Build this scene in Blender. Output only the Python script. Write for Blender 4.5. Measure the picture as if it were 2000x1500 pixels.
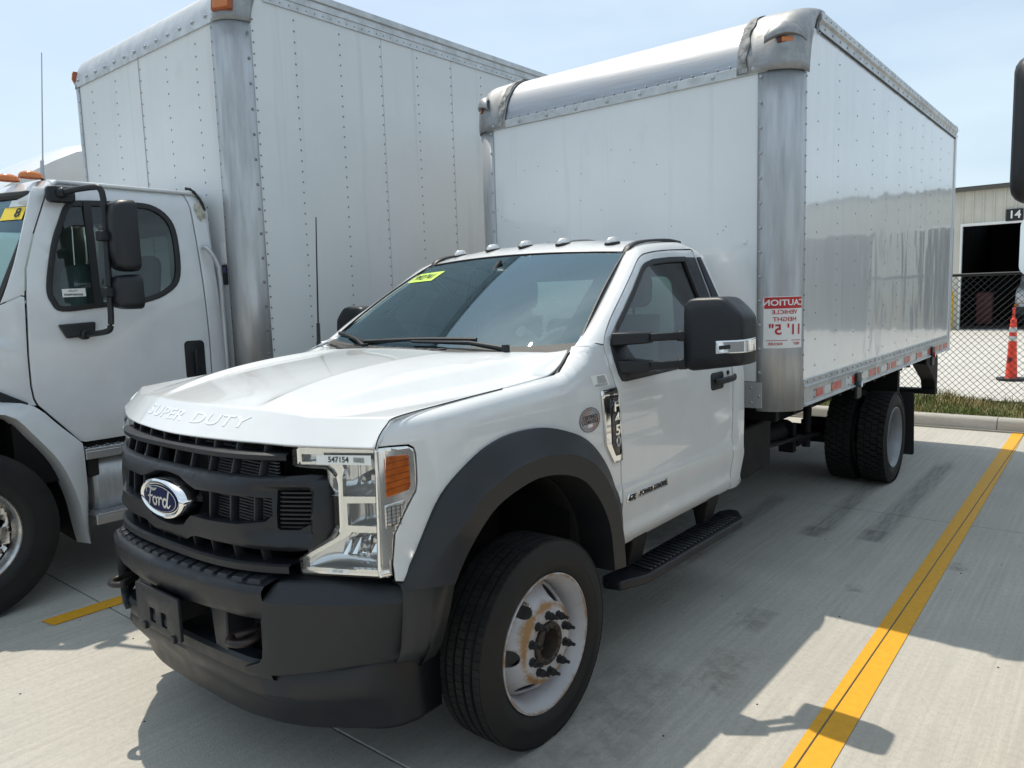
import bpy, bmesh, math, random
import numpy as np
from mathutils import Vector, Matrix
from mathutils.bvhtree import BVHTree
random.seed(7)
S = bpy.context.scene
COL = S.collection
for o in list(bpy.data.objects): bpy.data.objects.remove(o)
R = math.radians
# ---------------------------------------------------------------- camera
CAM = Vector((2.737632, -2.225355, 1.744610)); YAW, PIT, ROL = -0.6887862, 0.1150772, 0.03212883
fw = Vector((math.sin(YAW)*math.cos(PIT), math.cos(YAW)*math.cos(PIT), -math.sin(PIT)))
rt = Vector((math.cos(YAW), -math.sin(YAW), 0)); dn = fw.cross(rt)
r2 = math.cos(ROL)*rt + math.sin(ROL)*dn; d2 = -math.sin(ROL)*rt + math.cos(ROL)*dn
cam = bpy.data.cameras.new('camera'); cam.lens = 1468.207/2000*36; cam.sensor_width = 36; cam.clip_end = 500; cam.clip_start = .05
co = bpy.data.objects.new('camera', cam); COL.objects.link(co)
m = Matrix((r2, -d2, -fw)).transposed().to_4x4(); m.translation = CAM; co.matrix_world = m
S.camera = co
# ---------------------------------------------------------------- sky and sun
SUN = Vector((-.40, .135, 1.0)).normalized()
w = bpy.data.worlds.new('World'); S.world = w; w.use_nodes = True
nt = w.node_tree; nt.nodes.clear()
sky = nt.nodes.new('ShaderNodeTexSky'); sky.sky_type = 'NISHITA'; sky.sun_disc = False
sky.sun_elevation = math.asin(SUN.z); sky.sun_rotation = math.atan2(SUN.x, SUN.y)
sky.air_density = 1.0; sky.dust_density = 2.4; sky.ozone_density = 1.8; sky.altitude = 50
bg = nt.nodes.new('ShaderNodeBackground'); bg.inputs[1].default_value = .118
out = nt.nodes.new('ShaderNodeOutputWorld')
# thin haze clouds: pale streaks mixed over the sky by direction
tc = nt.nodes.new('ShaderNodeTexCoord'); mp = nt.nodes.new('ShaderNodeMapping'); mp.inputs['Scale'].default_value = (1.2, 1.2, 4.5)
nz = nt.nodes.new('ShaderNodeTexNoise'); nz.inputs['Scale'].default_value = 1.6; nz.inputs['Detail'].default_value = 6; nz.inputs['Roughness'].default_value = .55
rp = nt.nodes.new('ShaderNodeMapRange'); rp.inputs[1].default_value = .40; rp.inputs[2].default_value = .70; rp.inputs[3].default_value = .56; rp.inputs[4].default_value = .97
mx = nt.nodes.new('ShaderNodeMix'); mx.data_type = 'RGBA'
mx.inputs[7].default_value = (4.75, 5.75, 6.45, 1)
nt.links.new(tc.outputs['Generated'], mp.inputs[0]); nt.links.new(mp.outputs[0], nz.inputs['Vector'])
nt.links.new(nz.outputs[0], rp.inputs[0]); nt.links.new(rp.outputs[0], mx.inputs[0])
nt.links.new(sky.outputs[0], mx.inputs[6]); nt.links.new(mx.outputs[2], bg.inputs[0]); nt.links.new(bg.outputs[0], out.inputs[0])
sl = bpy.data.lights.new('sun', 'SUN'); sl.energy = 2.9; sl.angle = R(.55); sl.color = (1, .925, .80)
so = bpy.data.objects.new('sun', sl); COL.objects.link(so); so.rotation_euler = SUN.to_track_quat('Z', 'Y').to_euler(); so.location = (0, 0, 30)
S.view_settings.view_transform = 'Standard'; S.view_settings.look = 'None'; S.view_settings.exposure = .44; S.view_settings.gamma = 1
S.view_settings.use_curve_mapping = False
S.render.engine = 'CYCLES'; S.cycles.max_bounces = 6; S.cycles.transparent_max_bounces = 16; S.cycles.caustics_reflective = False; S.cycles.caustics_refractive = False

# ---------------------------------------------------------------- helpers
def tag(o, label, cat, group=None, kind=None):
    if label: o['label'] = label
    if cat: o['category'] = cat
    if group: o['group'] = group
    if kind: o['kind'] = kind
    return o
def empty(name, loc=(0, 0, 0), rz=0):
    o = bpy.data.objects.new(name, None); COL.objects.link(o); o.location = loc; o.rotation_euler = (0, 0, rz); o.empty_display_size = .3
    return o
def finish(me, name, mat, parent, smooth=38, bevel=0, bseg=2, subd=0, solid=0, soff=-1, kind=None, bang=35, wn=False):
    ob = bpy.data.objects.new(name, me); COL.objects.link(ob)
    if mat: 
        for mm in (mat if isinstance(mat, (list, tuple)) else [mat]): me.materials.append(mm)
    if parent is not None: ob.parent = parent
    if smooth:
        me.shade_smooth()
        if smooth < 180: me.set_sharp_from_angle(angle=R(smooth))
    else: me.shade_flat()
    if subd:
        md = ob.modifiers.new('sub', 'SUBSURF'); md.levels = subd; md.render_levels = subd; md.boundary_smooth = 'PRESERVE_CORNERS'
    if solid:
        md = ob.modifiers.new('sol', 'SOLIDIFY'); md.thickness = solid; md.offset = soff; md.use_even_offset = False
    if bevel:
        md = ob.modifiers.new('bev', 'BEVEL'); md.width = bevel; md.segments = bseg; md.limit_method = 'ANGLE'; md.angle_limit = R(bang); md.harden_normals = False
    if kind: ob['kind'] = kind
    return ob
def frame(d, up=(0, 0, 1)):
    d = Vector(d).normalized(); up = Vector(up)
    if abs(d.dot(up)) > .98: up = Vector((1, 0, 0)) if abs(d.x) < .9 else Vector((0, 1, 0))
    a = d.cross(up).normalized(); b = a.cross(d).normalized()
    return a, b, d
class MB:
    def __init__(s): s.v = []; s.f = []
    def add(s, v, f):
        n = len(s.v); s.v += [tuple(p) for p in v]; s.f += [tuple(i+n for i in q) for q in f]; return s
    def box(s, x0, x1, y0, y1, z0, z1):
        return s.add([(x, y, z) for x in (x0, x1) for y in (y0, y1) for z in (z0, z1)],
                     [(0, 1, 3, 2), (4, 6, 7, 5), (0, 4, 5, 1), (2, 3, 7, 6), (0, 2, 6, 4), (1, 5, 7, 3)])
    def obox(s, c, A, B, C):
        c, A, B, C = map(Vector, (c, A, B, C))
        return s.add([c+i*A+j*B+k*C for i in (-1, 1) for j in (-1, 1) for k in (-1, 1)],
                     [(0, 1, 3, 2), (4, 6, 7, 5), (0, 4, 5, 1), (2, 3, 7, 6), (0, 2, 6, 4), (1, 5, 7, 3)])
    def beam(s, p, q, w, h, up=(0, 0, 1)):
        p, q = Vector(p), Vector(q); a, b, d = frame(q-p, up); return s.obox((p+q)/2, a*w/2, (q-p)/2, b*h/2)
    def grid(s, rows, cu=False, cv=False, flip=False):
        n = len(rows); k = len(rows[0]); v = [p for r in rows for p in r]; f = []
        for i in range(n if cv else n-1):
            for j in range(k if cu else k-1):
                q = (i*k+j, i*k+(j+1) % k, ((i+1) % n)*k+(j+1) % k, ((i+1) % n)*k+j); f.append(q[::-1] if flip else q)
        return s.add(v, f)
    def tube(s, path, r, n=10, caps=True, up=(0, 0, 1), closed=False):
        path = [Vector(p) for p in path]; rs = r if isinstance(r, (list, tuple)) else [r]*len(path); rows = []
        for i, p in enumerate(path):
            d = (path[(i+1) % len(path)]-path[i-1]) if (closed or 0 < i < len(path)-1) else (path[1]-path[0] if i == 0 else path[-1]-path[-2])
            a, b, _ = frame(d, up); rows.append([p+a*rs[i]*math.cos(t)+b*rs[i]*math.sin(t) for t in [2*math.pi*k/n for k in range(n)]])
        s.grid(rows, cu=True, cv=closed)
        if caps and not closed:
            m0 = len(s.v)-len(rows)*n; s.f.append(tuple(range(m0, m0+n))[::-1]); s.f.append(tuple(range(len(s.v)-n, len(s.v))))
        return s
    def sweep(s, path, sec, up=(0, 0, 1), caps=True, closed=False):
        path = [Vector(p) for p in path]; rows = []
        for i, p in enumerate(path):
            d = (path[(i+1) % len(path)]-path[i-1]) if (closed or 0 < i < len(path)-1) else (path[1]-path[0] if i == 0 else path[-1]-path[-2])
            a, b, _ = frame(d, up); rows.append([p+a*u+b*v for u, v in sec])
        s.grid(rows, cu=True, cv=closed); n = len(sec)
        if caps and not closed:
            m0 = len(s.v)-len(rows)*n; s.f.append(tuple(range(m0, m0+n))[::-1]); s.f.append(tuple(range(len(s.v)-n, len(s.v))))
        return s
    def lathe(s, prof, o=(0, 0, 0), ax=(1, 0, 0), n=32, a0=0, a1=2*math.pi):
        o = Vector(o); a, b, d = frame(ax); full = abs(a1-a0-2*math.pi) < 1e-6
        rows = [[o+d*h+(a*math.cos(t)+b*math.sin(t))*r for t in [a0+(a1-a0)*k/(n if full else n-1) for k in range(n)]] for r, h in prof]
        return s.grid(rows, cu=full)
    def cyl(s, p, q, r, n=16, r2=None):
        return s.tube([p, q], [r, r if r2 is None else r2], n)
    def disc(s, c, nrm, r, n=16):
        a, b, d = frame(nrm); c = Vector(c)
        return s.add([c+a*r*math.cos(t)+b*r*math.sin(t) for t in [2*math.pi*k/n for k in range(n)]], [tuple(range(n))])
    def prism(s, poly, fn, d0, d1):
        """poly: 2D outline, fn(a,b,d)->xyz; closed solid between depths d0 and d1"""
        n = len(poly); s2 = [fn(a, b, d0) for a, b in poly]+[fn(a, b, d1) for a, b in poly]
        return s.add(s2, [tuple(range(n))[::-1], tuple(range(n, 2*n))]+[(i, (i+1) % n, n+(i+1) % n, n+i) for i in range(n)])
    def dome(s, c, nrm, r, h, n=8):
        a, b, d = frame(nrm); c = Vector(c); rows = [[c+(a*math.cos(t)+b*math.sin(t))*r*q+d*h*k for t in [2*math.pi*j/n for j in range(n)]] for q, k in ((1, 0), (.9, .55), (.5, .95))]
        s.grid(rows, cu=True); s.f.append(tuple(range(len(s.v)-n, len(s.v)))); return s
    def mesh(s, name, recalc=True):
        me = bpy.data.meshes.new(name); me.from_pydata(s.v, [], s.f); me.update()
        if recalc:
            bm = bmesh.new(); bm.from_mesh(me); bmesh.ops.recalc_face_normals(bm, faces=bm.faces); bm.to_mesh(me); bm.free()
        return me
    def build(s, name, mat, parent=None, recalc=True, weld=False, **k):
        me = s.mesh(name, recalc)
        if weld:
            bm = bmesh.new(); bm.from_mesh(me); bmesh.ops.remove_doubles(bm, verts=bm.verts, dist=1e-4); bmesh.ops.recalc_face_normals(bm, faces=bm.faces); bm.to_mesh(me); bm.free()
        return finish(me, name, mat, parent, **k)
def cr(pts, n=6, closed=False):
    P = [np.array(p, float) for p in pts]; out = []; L = len(P)
    for i in range(L if closed else L-1):
        p1, p2 = P[i], P[(i+1) % L]; p0 = P[i-1] if (closed or i > 0) else 2*p1-p2; p3 = P[(i+2) % L] if (closed or i < L-2) else 2*p2-p1
        for k in range(n):
            t = k/n; out.append(tuple(.5*((2*p1)+(p2-p0)*t+(2*p0-5*p1+4*p2-p3)*t*t+(3*p1-p0-3*p2+p3)*t**3)))
    if not closed: out.append(tuple(P[-1]))
    return out
def resamp(pts, n):
    P = np.array(pts, float); d = np.r_[0, np.cumsum(np.linalg.norm(np.diff(P, axis=0), axis=1))]; t = np.linspace(0, d[-1], n)
    return [tuple(np.interp(t, d, P[:, k])[i] for k in range(P.shape[1])) for i in range(n)]
def rrect(x0, x1, y0, y1, r, n=5):
    o = []
    for cx, cy, a in ((x1-r, y1-r, 0), (x0+r, y1-r, 90), (x0+r, y0+r, 180), (x1-r, y0+r, 270)):
        o += [(cx+r*math.cos(R(a+90*k/n)), cy+r*math.sin(R(a+90*k/n))) for k in range(n+1)]
    return o
def circle(cx, cy, r, n=24, ry=None): return [(cx+r*math.cos(2*math.pi*k/n), cy+(ry or r)*math.sin(2*math.pi*k/n)) for k in range(n)]
def fill2d(outline, holes=(), step=.06, cuts=()):
    bm = bmesh.new(); E = []
    for poly in [outline]+list(holes):
        q = [poly[0]]
        for p in poly[1:]:
            if (p[0]-q[-1][0])**2+(p[1]-q[-1][1])**2 > 1e-8: q.append(p)
        if (q[0][0]-q[-1][0])**2+(q[0][1]-q[-1][1])**2 < 1e-8: q.pop()
        vs = [bm.verts.new((p[0], p[1], 0)) for p in q]
        E += [bm.edges.new((vs[i], vs[(i+1) % len(vs)])) for i in range(len(vs))]
    bmesh.ops.triangle_fill(bm, use_beauty=True, use_dissolve=False, edges=E)
    xs = [v.co.x for v in bm.verts]; ys = [v.co.y for v in bm.verts]
    if step:
        for ax, lo, hi in ((0, min(xs), max(xs)), (1, min(ys), max(ys))):
            k = math.floor(lo/step)+1
            while k*step < hi-1e-4:
                co_ = [0, 0, 0]; no_ = [0, 0, 0]; co_[ax] = k*step; no_[ax] = 1
                bmesh.ops.bisect_plane(bm, geom=bm.verts[:]+bm.edges[:]+bm.faces[:], plane_co=co_, plane_no=no_, dist=1e-5); k += 1
    for ax, c in cuts:
        co_ = [0, 0, 0]; no_ = [0, 0, 0]; co_[ax] = c; no_[ax] = 1
        bmesh.ops.bisect_plane(bm, geom=bm.verts[:]+bm.edges[:]+bm.faces[:], plane_co=co_, plane_no=no_, dist=1e-5)
    return bm
def panel(name, outline, fn, out, mat, parent, holes=(), step=.05, thick=.02, cuts=(), **k):
    """flat outline filled, mapped by fn(a,b)->xyz, given thickness behind; out = rough outward vector"""
    bm = fill2d(outline, holes, step, cuts)
    for v in bm.verts: v.co = Vector(fn(v.co.x, v.co.y))
    bmesh.ops.recalc_face_normals(bm, faces=bm.faces); bm.normal_update()
    o = Vector(out)
    if sum((f.normal.dot(o)*f.calc_area() for f in bm.faces)) < 0: bmesh.ops.reverse_faces(bm, faces=bm.faces)
    me = bpy.data.meshes.new(name); bm.to_mesh(me); bm.free()
    return finish(me, name, mat, parent, solid=thick, **k)
def text2d(s, size=1.0, offset=0, xs=1.0, shear=0, align='CENTER', spacing=1.0):
    cu = bpy.data.curves.new('t', 'FONT'); cu.body = s; cu.size = size; cu.align_x = align; cu.align_y = 'CENTER'; cu.offset = offset; cu.shear = shear; cu.space_character = spacing; cu.resolution_u = 4
    o = bpy.data.objects.new('t', cu); COL.objects.link(o); bpy.context.view_layer.update()
    me = bpy.data.meshes.new_from_object(o.evaluated_get(bpy.context.evaluated_depsgraph_get()))
    v = [(p.co.x*xs, p.co.y) for p in me.vertices]; f = [tuple(p.vertices) for p in me.polygons]
    bpy.data.objects.remove(o); bpy.data.curves.remove(cu); bpy.data.meshes.remove(me); return v, f
def text_obj(s, fn, mat, parent, name='lettering', thick=0, size=1.0, out=None, **k):
    v, f = text2d(s, size, **k); me = bpy.data.meshes.new(name); me.from_pydata([fn(a, b) for a, b in v], [], f); me.update()
    bm = bmesh.new(); bm.from_mesh(me); bm.normal_update()
    if out is not None and sum(q.normal.dot(Vector(out)) for q in bm.faces) < 0: bmesh.ops.reverse_faces(bm, faces=bm.faces)
    bm.to_mesh(me); bm.free()
    return finish(me, name, mat, parent, smooth=0, solid=thick, soff=1 if thick else -1)
def copy_tree(o, parent=None, skip=()):
    c = o.copy(); COL.objects.link(c); c.parent = parent
    for ch in list(o.children):
        if not any(ch.name.startswith(s) for s in skip): copy_tree(ch, c, skip)
    return c

# ---------------------------------------------------------------- materials
def nodes(mat): return mat.node_tree.nodes, mat.node_tree.links
def M(name, col, rough=.5, metal=0, coat=0, crough=.04, spec=.5, bump=0, bscale=150, bdist=.001, var=0, vscale=4, vcol=None, rvar=0, emit=0, detail=4, stretch=None):
    mat = bpy.data.materials.new(name); mat.use_nodes = True; N, L = nodes(mat); b = N['Principled BSDF']
    b.inputs['Base Color'].default_value = (*col, 1); b.inputs['Roughness'].default_value = rough; b.inputs['Metallic'].default_value = metal
    b.inputs['Specular IOR Level'].default_value = spec; b.inputs['Coat Weight'].default_value = coat; b.inputs['Coat Roughness'].default_value = crough
    if emit: b.inputs['Emission Color'].default_value = (*col, 1); b.inputs['Emission Strength'].default_value = emit
    tc = None
    def coord():
        t = N.new('ShaderNodeTexCoord'); 
        if stretch:
            mpp = N.new('ShaderNodeMapping'); mpp.inputs['Scale'].default_value = stretch; L.new(t.outputs['Object'], mpp.inputs[0]); return mpp.outputs[0]
        return t.outputs['Object']
    if var or rvar:
        n = N.new('ShaderNodeTexNoise'); n.inputs['Scale'].default_value = vscale; n.inputs['Detail'].default_value = detail; n.inputs['Roughness'].default_value = .62; L.new(coord(), n.inputs['Vector'])
        if var:
            x = N.new('ShaderNodeMix'); x.data_type = 'RGBA'; x.inputs[6].default_value = (*col, 1)
            v2 = vcol or tuple(c*(1-var) for c in col); x.inputs[7].default_value = (*v2, 1)
            r = N.new('ShaderNodeMapRange'); r.inputs[1].default_value = .38; r.inputs[2].default_value = .68; L.new(n.outputs[0], r.inputs[0]); L.new(r.outputs[0], x.inputs[0]); L.new(x.outputs[2], b.inputs['Base Color'])
        if rvar:
            r = N.new('ShaderNodeMapRange'); r.inputs[1].default_value = .3; r.inputs[2].default_value = .7; r.inputs[3].default_value = max(.02, rough-rvar); r.inputs[4].default_value = rough+rvar; L.new(n.outputs[0], r.inputs[0]); L.new(r.outputs[0], b.inputs['Roughness'])
    if bump:
        n = N.new('ShaderNodeTexNoise'); n.inputs['Scale'].default_value = bscale; n.inputs['Detail'].default_value = 3; L.new(coord(), n.inputs['Vector'])
        bp = N.new('ShaderNodeBump'); bp.inputs['Strength'].default_value = bump; bp.inputs['Distance'].default_value = bdist; L.new(n.outputs[0], bp.inputs['Height']); L.new(bp.outputs[0], b.inputs['Normal'])
    return mat
def glass(name, tint, refl=(1, 1, 1), rough=0.0, ior=1.5, add=0.0):
    mat = bpy.data.materials.new(name); mat.use_nodes = True; N, L = nodes(mat); N.clear()
    t = N.new('ShaderNodeBsdfTransparent'); t.inputs[0].default_value = (*tint, 1); g = N.new('ShaderNodeBsdfGlossy'); g.inputs['Roughness'].default_value = rough; g.inputs[0].default_value = (*refl, 1)
    f = N.new('ShaderNodeFresnel'); f.inputs[0].default_value = ior; mxs = N.new('ShaderNodeMixShader'); o = N.new('ShaderNodeOutputMaterial')
    ad = N.new('ShaderNodeMath'); ad.operation = 'ADD'; ad.use_clamp = True; ad.inputs[1].default_value = add; L.new(f.outputs[0], ad.inputs[0]); L.new(ad.outputs[0], mxs.inputs[0]); L.new(t.outputs[0], mxs.inputs[1]); L.new(g.outputs[0], mxs.inputs[2]); L.new(mxs.outputs[0], o.inputs[0]); return mat
m_white = M('white_paint', (.69, .70, .70), .32, coat=1, crough=.03, var=.05, vscale=7, detail=8)
m_white2 = M('white_paint_worn', (.66, .675, .68), .36, coat=.8, crough=.08, var=.10, vscale=3.0)
m_black = M('black_plastic', (.0075, .0092, .0125), .44, spec=.45, bump=.35, bscale=900, bdist=.0006, var=.4, vscale=9, vcol=(.0115, .0128, .0155), rvar=.08)
m_blackfar = M('faded_black_plastic', (.008, .0098, .0135), .46, spec=.45, bump=.3, bscale=700, bdist=.0006, var=.4, vscale=14, vcol=(.015, .0165, .019), rvar=.10)
m_flare = M('flare_plastic', (.010, .0118, .0152), .44, spec=.45, bump=.35, bscale=900, bdist=.0006, var=.35, vscale=6, vcol=(.018, .018, .018), rvar=.05)
m_gloss = M('gloss_black', (.008, .008, .009), .12, coat=.5)
m_seal = M('rubber_seal', (.012, .012, .013), .55)
m_rubber = M('tyre_rubber', (.0085, .009, .010), .62, spec=.35, bump=.3, bscale=260, bdist=.001, var=.7, vscale=7, vcol=(.017, .016, .0145), rvar=.1)
m_tread = M('tread_rubber', (.011, .0115, .012), .75, spec=.3, bump=.4, bscale=220, bdist=.001, var=.5, vscale=12, vcol=(.024, .023, .021))
m_frame = M('frame_black', (.006, .006, .0065), .7, spec=.3, var=.6, vscale=8, vcol=(.014, .012, .011), bump=.3, bscale=80)
m_chrome = M('chrome', (.86, .86, .86), .05, 1)
m_reflector = M('lamp_reflector', (.86, .87, .87), .14, .6)
m_alu = M('aluminium', (.52, .53, .54), .42, .62, var=.25, vscale=3, stretch=(6, 6, .6), rvar=.1, bump=.15, bscale=60, bdist=.001)
m_aluroof = M('aluminium_radius', (.40, .41, .43), .38, 1, var=.22, vscale=5, stretch=(.5, 5, 5), rvar=.09, bump=.2, bscale=14, bdist=.002)
m_alurail = M('rail_aluminium', (.58, .59, .59), .45, .6, var=.2, vscale=10, rvar=.1)
m_cast = M('cast_corner', (.36, .365, .37), .5, .45, var=.35, vscale=9, vcol=(.25, .25, .25), bump=.4, bscale=60, bdist=.001, rvar=.1)
m_grime = M('sealant_grime', (.40, .395, .38), .8, var=.9, vscale=22, vcol=(.12, .12, .11), bump=.8, bscale=50, bdist=.004)
m_rivet = M('rivet_grey', (.22, .225, .23), .45, .6)
m_rivetw = M('rivet_head', (.42, .43, .44), .4, .8)
m_amber = M('amber_lens', (.55, .15, .015), .18, coat=.6)
m_red = M('red_lens', (.45, .015, .01), .25, coat=.5)
m_redtape = M('red_reflective_tape', (.50, .045, .03), .35, var=.35, vscale=25, vcol=(.55, .2, .17))
m_whtape = M('silver_reflective_tape', (.62, .62, .60), .35, var=.2, vscale=30)
m_glass = glass('window_glass', (.58, .74, .67), ior=1.6)
m_wglass = glass('windshield_glass', (.82, .94, .89), (.66, .90, 1.0), ior=1.9, add=.07)
m_lens = glass('clear_lens', (.93, .94, .94), ior=1.38)
m_frit = M('frit_black', (.012, .0125, .014), .22, coat=.6)
m_int = M('interior_dark', (.02, .021, .023), .7, bump=.2, bscale=300)
m_intgrey = M('interior_grey', (.30, .31, .315), .8, var=.1, vscale=20)
m_seat = M('seat_cloth', (.19, .205, .225), .85, bump=.3, bscale=400)
m_white_flat = M('white_vinyl', (.78, .78, .76), .45)
m_ink = M('ink_and_gap_black', (.012, .012, .014), .5)  # print black, also stands in for the shade inside panel gaps
m_redink = M('red_ink', (.50, .025, .03), .45, var=.15, vscale=40)
m_blue = M('emblem_blue', (.004, .011, .06), .4, spec=.12)
m_silver = M('silver_paint', (.72, .72, .72), .22, .8)
m_green = M('fluorescent_sticker', (.55, .85, .10), .5)
m_yellow = M('yellow_sticker', (.85, .62, .05), .5)
# ================================================================ setting: lot, kerb, verge, fence, workshop
def concrete(name, col, dark, broom=(55, 1.2, 1), bstr=.25):
    mat = bpy.data.materials.new(name); mat.use_nodes = True; N, L = nodes(mat); b = N['Principled BSDF']; b.inputs['Roughness'].default_value = .82
    g = N.new('ShaderNodeNewGeometry')
    def noise(sc, det, stretch=None, rough=.6):
        n = N.new('ShaderNodeTexNoise'); n.inputs['Scale'].default_value = sc; n.inputs['Detail'].default_value = det; n.inputs['Roughness'].default_value = rough
        if stretch:
            mpp = N.new('ShaderNodeMapping'); mpp.inputs['Scale'].default_value = stretch; L.new(g.outputs['Position'], mpp.inputs[0]); L.new(mpp.outputs[0], n.inputs['Vector'])
        else: L.new(g.outputs['Position'], n.inputs['Vector'])
        return n.outputs[0]
    def rng(s, a, c, lo=0, hi=1):
        r = N.new('ShaderNodeMapRange'); r.inputs[1].default_value = a; r.inputs[2].default_value = c; r.inputs[3].default_value = lo; r.inputs[4].default_value = hi; L.new(s, r.inputs[0]); return r.outputs[0]
    def mix(f, a, c, mode='MIX'):
        x = N.new('ShaderNodeMix'); x.data_type = 'RGBA'; x.blend_type = mode
        for v, i in ((f, 0), (a, 6), (c, 7)):
            if isinstance(v, tuple): x.inputs[i].default_value = (*v, 1)
            elif isinstance(v, (int, float)): x.inputs[i].default_value = v
            else: L.new(v, x.inputs[i])
        return x.outputs[2]
    big = rng(noise(.55, 5), .35, .7); med = rng(noise(3.2, 6), .4, .72); fine = noise(140, 2); br = noise(1, 3, broom)
    grit = rng(noise(38, 4, rough=.7), .45, .75)
    c = mix(big, col, tuple(k*.84 for k in col)); c = mix(rng(noise(1.3, 6), .50, .72, 0, .6), c, dark); c = mix(rng(noise(1, 4, (7, .35, 1)), .5, .75, 0, .35), c, dark); c = mix(rng(noise(170, 1), .62, .70, 0, .5), c, (.10, .095, .085)); c = mix(rng(med, 0, 1, 0, .35), c, tuple(k*.72 for k in col))
    c = mix(rng(br, .35, .66, 0, .58), c, tuple(k*.66 for k in col)); c = mix(rng(grit, 0, 1, 0, .34), c, (.19, .18, .16)); c = mix(rng(fine, .3, .7, 0, .30), c, (.50, .48, .44))
    L.new(c, b.inputs['Base Color'])
    ad = N.new('ShaderNodeMath'); ad.operation = 'ADD'; L.new(br, ad.inputs[0]); m2 = N.new('ShaderNodeMath'); m2.operation = 'MULTIPLY'; m2.inputs[1].default_value = .6; L.new(fine, m2.inputs[0]); L.new(m2.outputs[0], ad.inputs[1])
    bp = N.new('ShaderNodeBump'); bp.inputs['Strength'].default_value = bstr; bp.inputs['Distance'].default_value = .004; L.new(ad.outputs[0], bp.inputs['Height']); L.new(bp.outputs[0], b.inputs['Normal'])
    return mat
m_conc = concrete('broomed_concrete', (.52, .495, .435), (.37, .35, .305), broom=(34, .9, 1), bstr=1.0)
m_conc2 = concrete('far_concrete', (.62, .60, .555), (.50, .48, .43), broom=(3, 3, 3), bstr=.1)
m_kerb = concrete('kerb_concrete', (.42, .40, .36), (.28, .27, .24), broom=(3, 30, 30))
m_joint = M('joint_filler', (.018, .017, .016), .9, var=.5, vscale=20)
def worn_paint(name, col):
    mat = bpy.data.materials.new(name); mat.use_nodes = True; N, L = nodes(mat); b = N['Principled BSDF']; b.inputs['Roughness'].default_value = .6
    g = N.new('ShaderNodeNewGeometry'); n = N.new('ShaderNodeTexNoise'); n.inputs['Scale'].default_value = 9; n.inputs['Detail'].default_value = 9; n.inputs['Roughness'].default_value = .75; L.new(g.outputs['Position'], n.inputs['Vector'])
    r = N.new('ShaderNodeMapRange'); r.inputs[1].default_value = .655; r.inputs[2].default_value = .70; L.new(n.outputs[0], r.inputs[0])
    n2 = N.new('ShaderNodeTexNoise'); n2.inputs['Scale'].default_value = 30; n2.inputs['Detail'].default_value = 5; L.new(g.outputs['Position'], n2.inputs['Vector'])
    a = N.new('ShaderNodeMix'); a.data_type = 'RGBA'; a.inputs[6].default_value = (*col, 1); a.inputs[7].default_value = (*[k*.72 for k in col], 1); L.new(n2.outputs[0], a.inputs[0])
    x = N.new('ShaderNodeMix'); x.data_type = 'RGBA'; x.inputs[7].default_value = (.36, .34, .30, 1); L.new(r.outputs[0], x.inputs[0]); L.new(a.outputs[2], x.inputs[6]); L.new(x.outputs[2], b.inputs['Base Color']); return mat
m_line = worn_paint('yellow_line_paint', (.80, .40, .012))
def decal(name, col, dens, sc=(2, 14, 1), lo=.42, hi=.62):
    mat = bpy.data.materials.new(name); mat.use_nodes = True; N, L = nodes(mat); b = N['Principled BSDF']; b.inputs['Base Color'].default_value = (*col, 1); b.inputs['Roughness'].default_value = .8; b.inputs['Specular IOR Level'].default_value = .1
    t = N.new('ShaderNodeTexCoord'); mpp = N.new('ShaderNodeMapping'); mpp.inputs['Scale'].default_value = sc; L.new(t.outputs['Object'], mpp.inputs[0])
    n = N.new('ShaderNodeTexNoise'); n.inputs['Scale'].default_value = 3; n.inputs['Detail'].default_value = 7; n.inputs['Roughness'].default_value = .7; L.new(mpp.outputs[0], n.inputs['Vector'])
    r = N.new('ShaderNodeMapRange'); r.inputs[1].default_value = lo; r.inputs[2].default_value = hi; r.inputs[3].default_value = 0; r.inputs[4].default_value = dens; L.new(n.outputs[0], r.inputs[0])
    # fade towards the mark's rim (generated coords)
    s = N.new('ShaderNodeSeparateXYZ'); L.new(t.outputs['Generated'], s.inputs[0]); fac = r.outputs[0]
    for ax in (0, 1):
        pw = N.new('ShaderNodeMath'); pw.operation = 'PINGPONG'; pw.inputs[1].default_value = .5; L.new(s.outputs[ax], pw.inputs[0])
        rr = N.new('ShaderNodeMapRange'); rr.inputs[1].default_value = 0; rr.inputs[2].default_value = .30 if ax == 0 else .12; L.new(pw.outputs[0], rr.inputs[0])
        mu = N.new('ShaderNodeMath'); mu.operation = 'MULTIPLY'; L.new(fac, mu.inputs[0]); L.new(rr.outputs[0], mu.inputs[1]); fac = mu.outputs[0]
    L.new(fac, b.inputs['Alpha']); return mat
m_skid = decal('tyre_mark', (.07, .072, .08), .30, (10, 1.2, 1), .30, .62)
m_stain = decal('oil_stain', (.12, .112, .105), .20, (3, 3, 1), .36, .58)
m_rust_st = decal('rust_stain', (.24, .17, .11), .24, (4, 4, 1), .40, .60)

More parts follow.
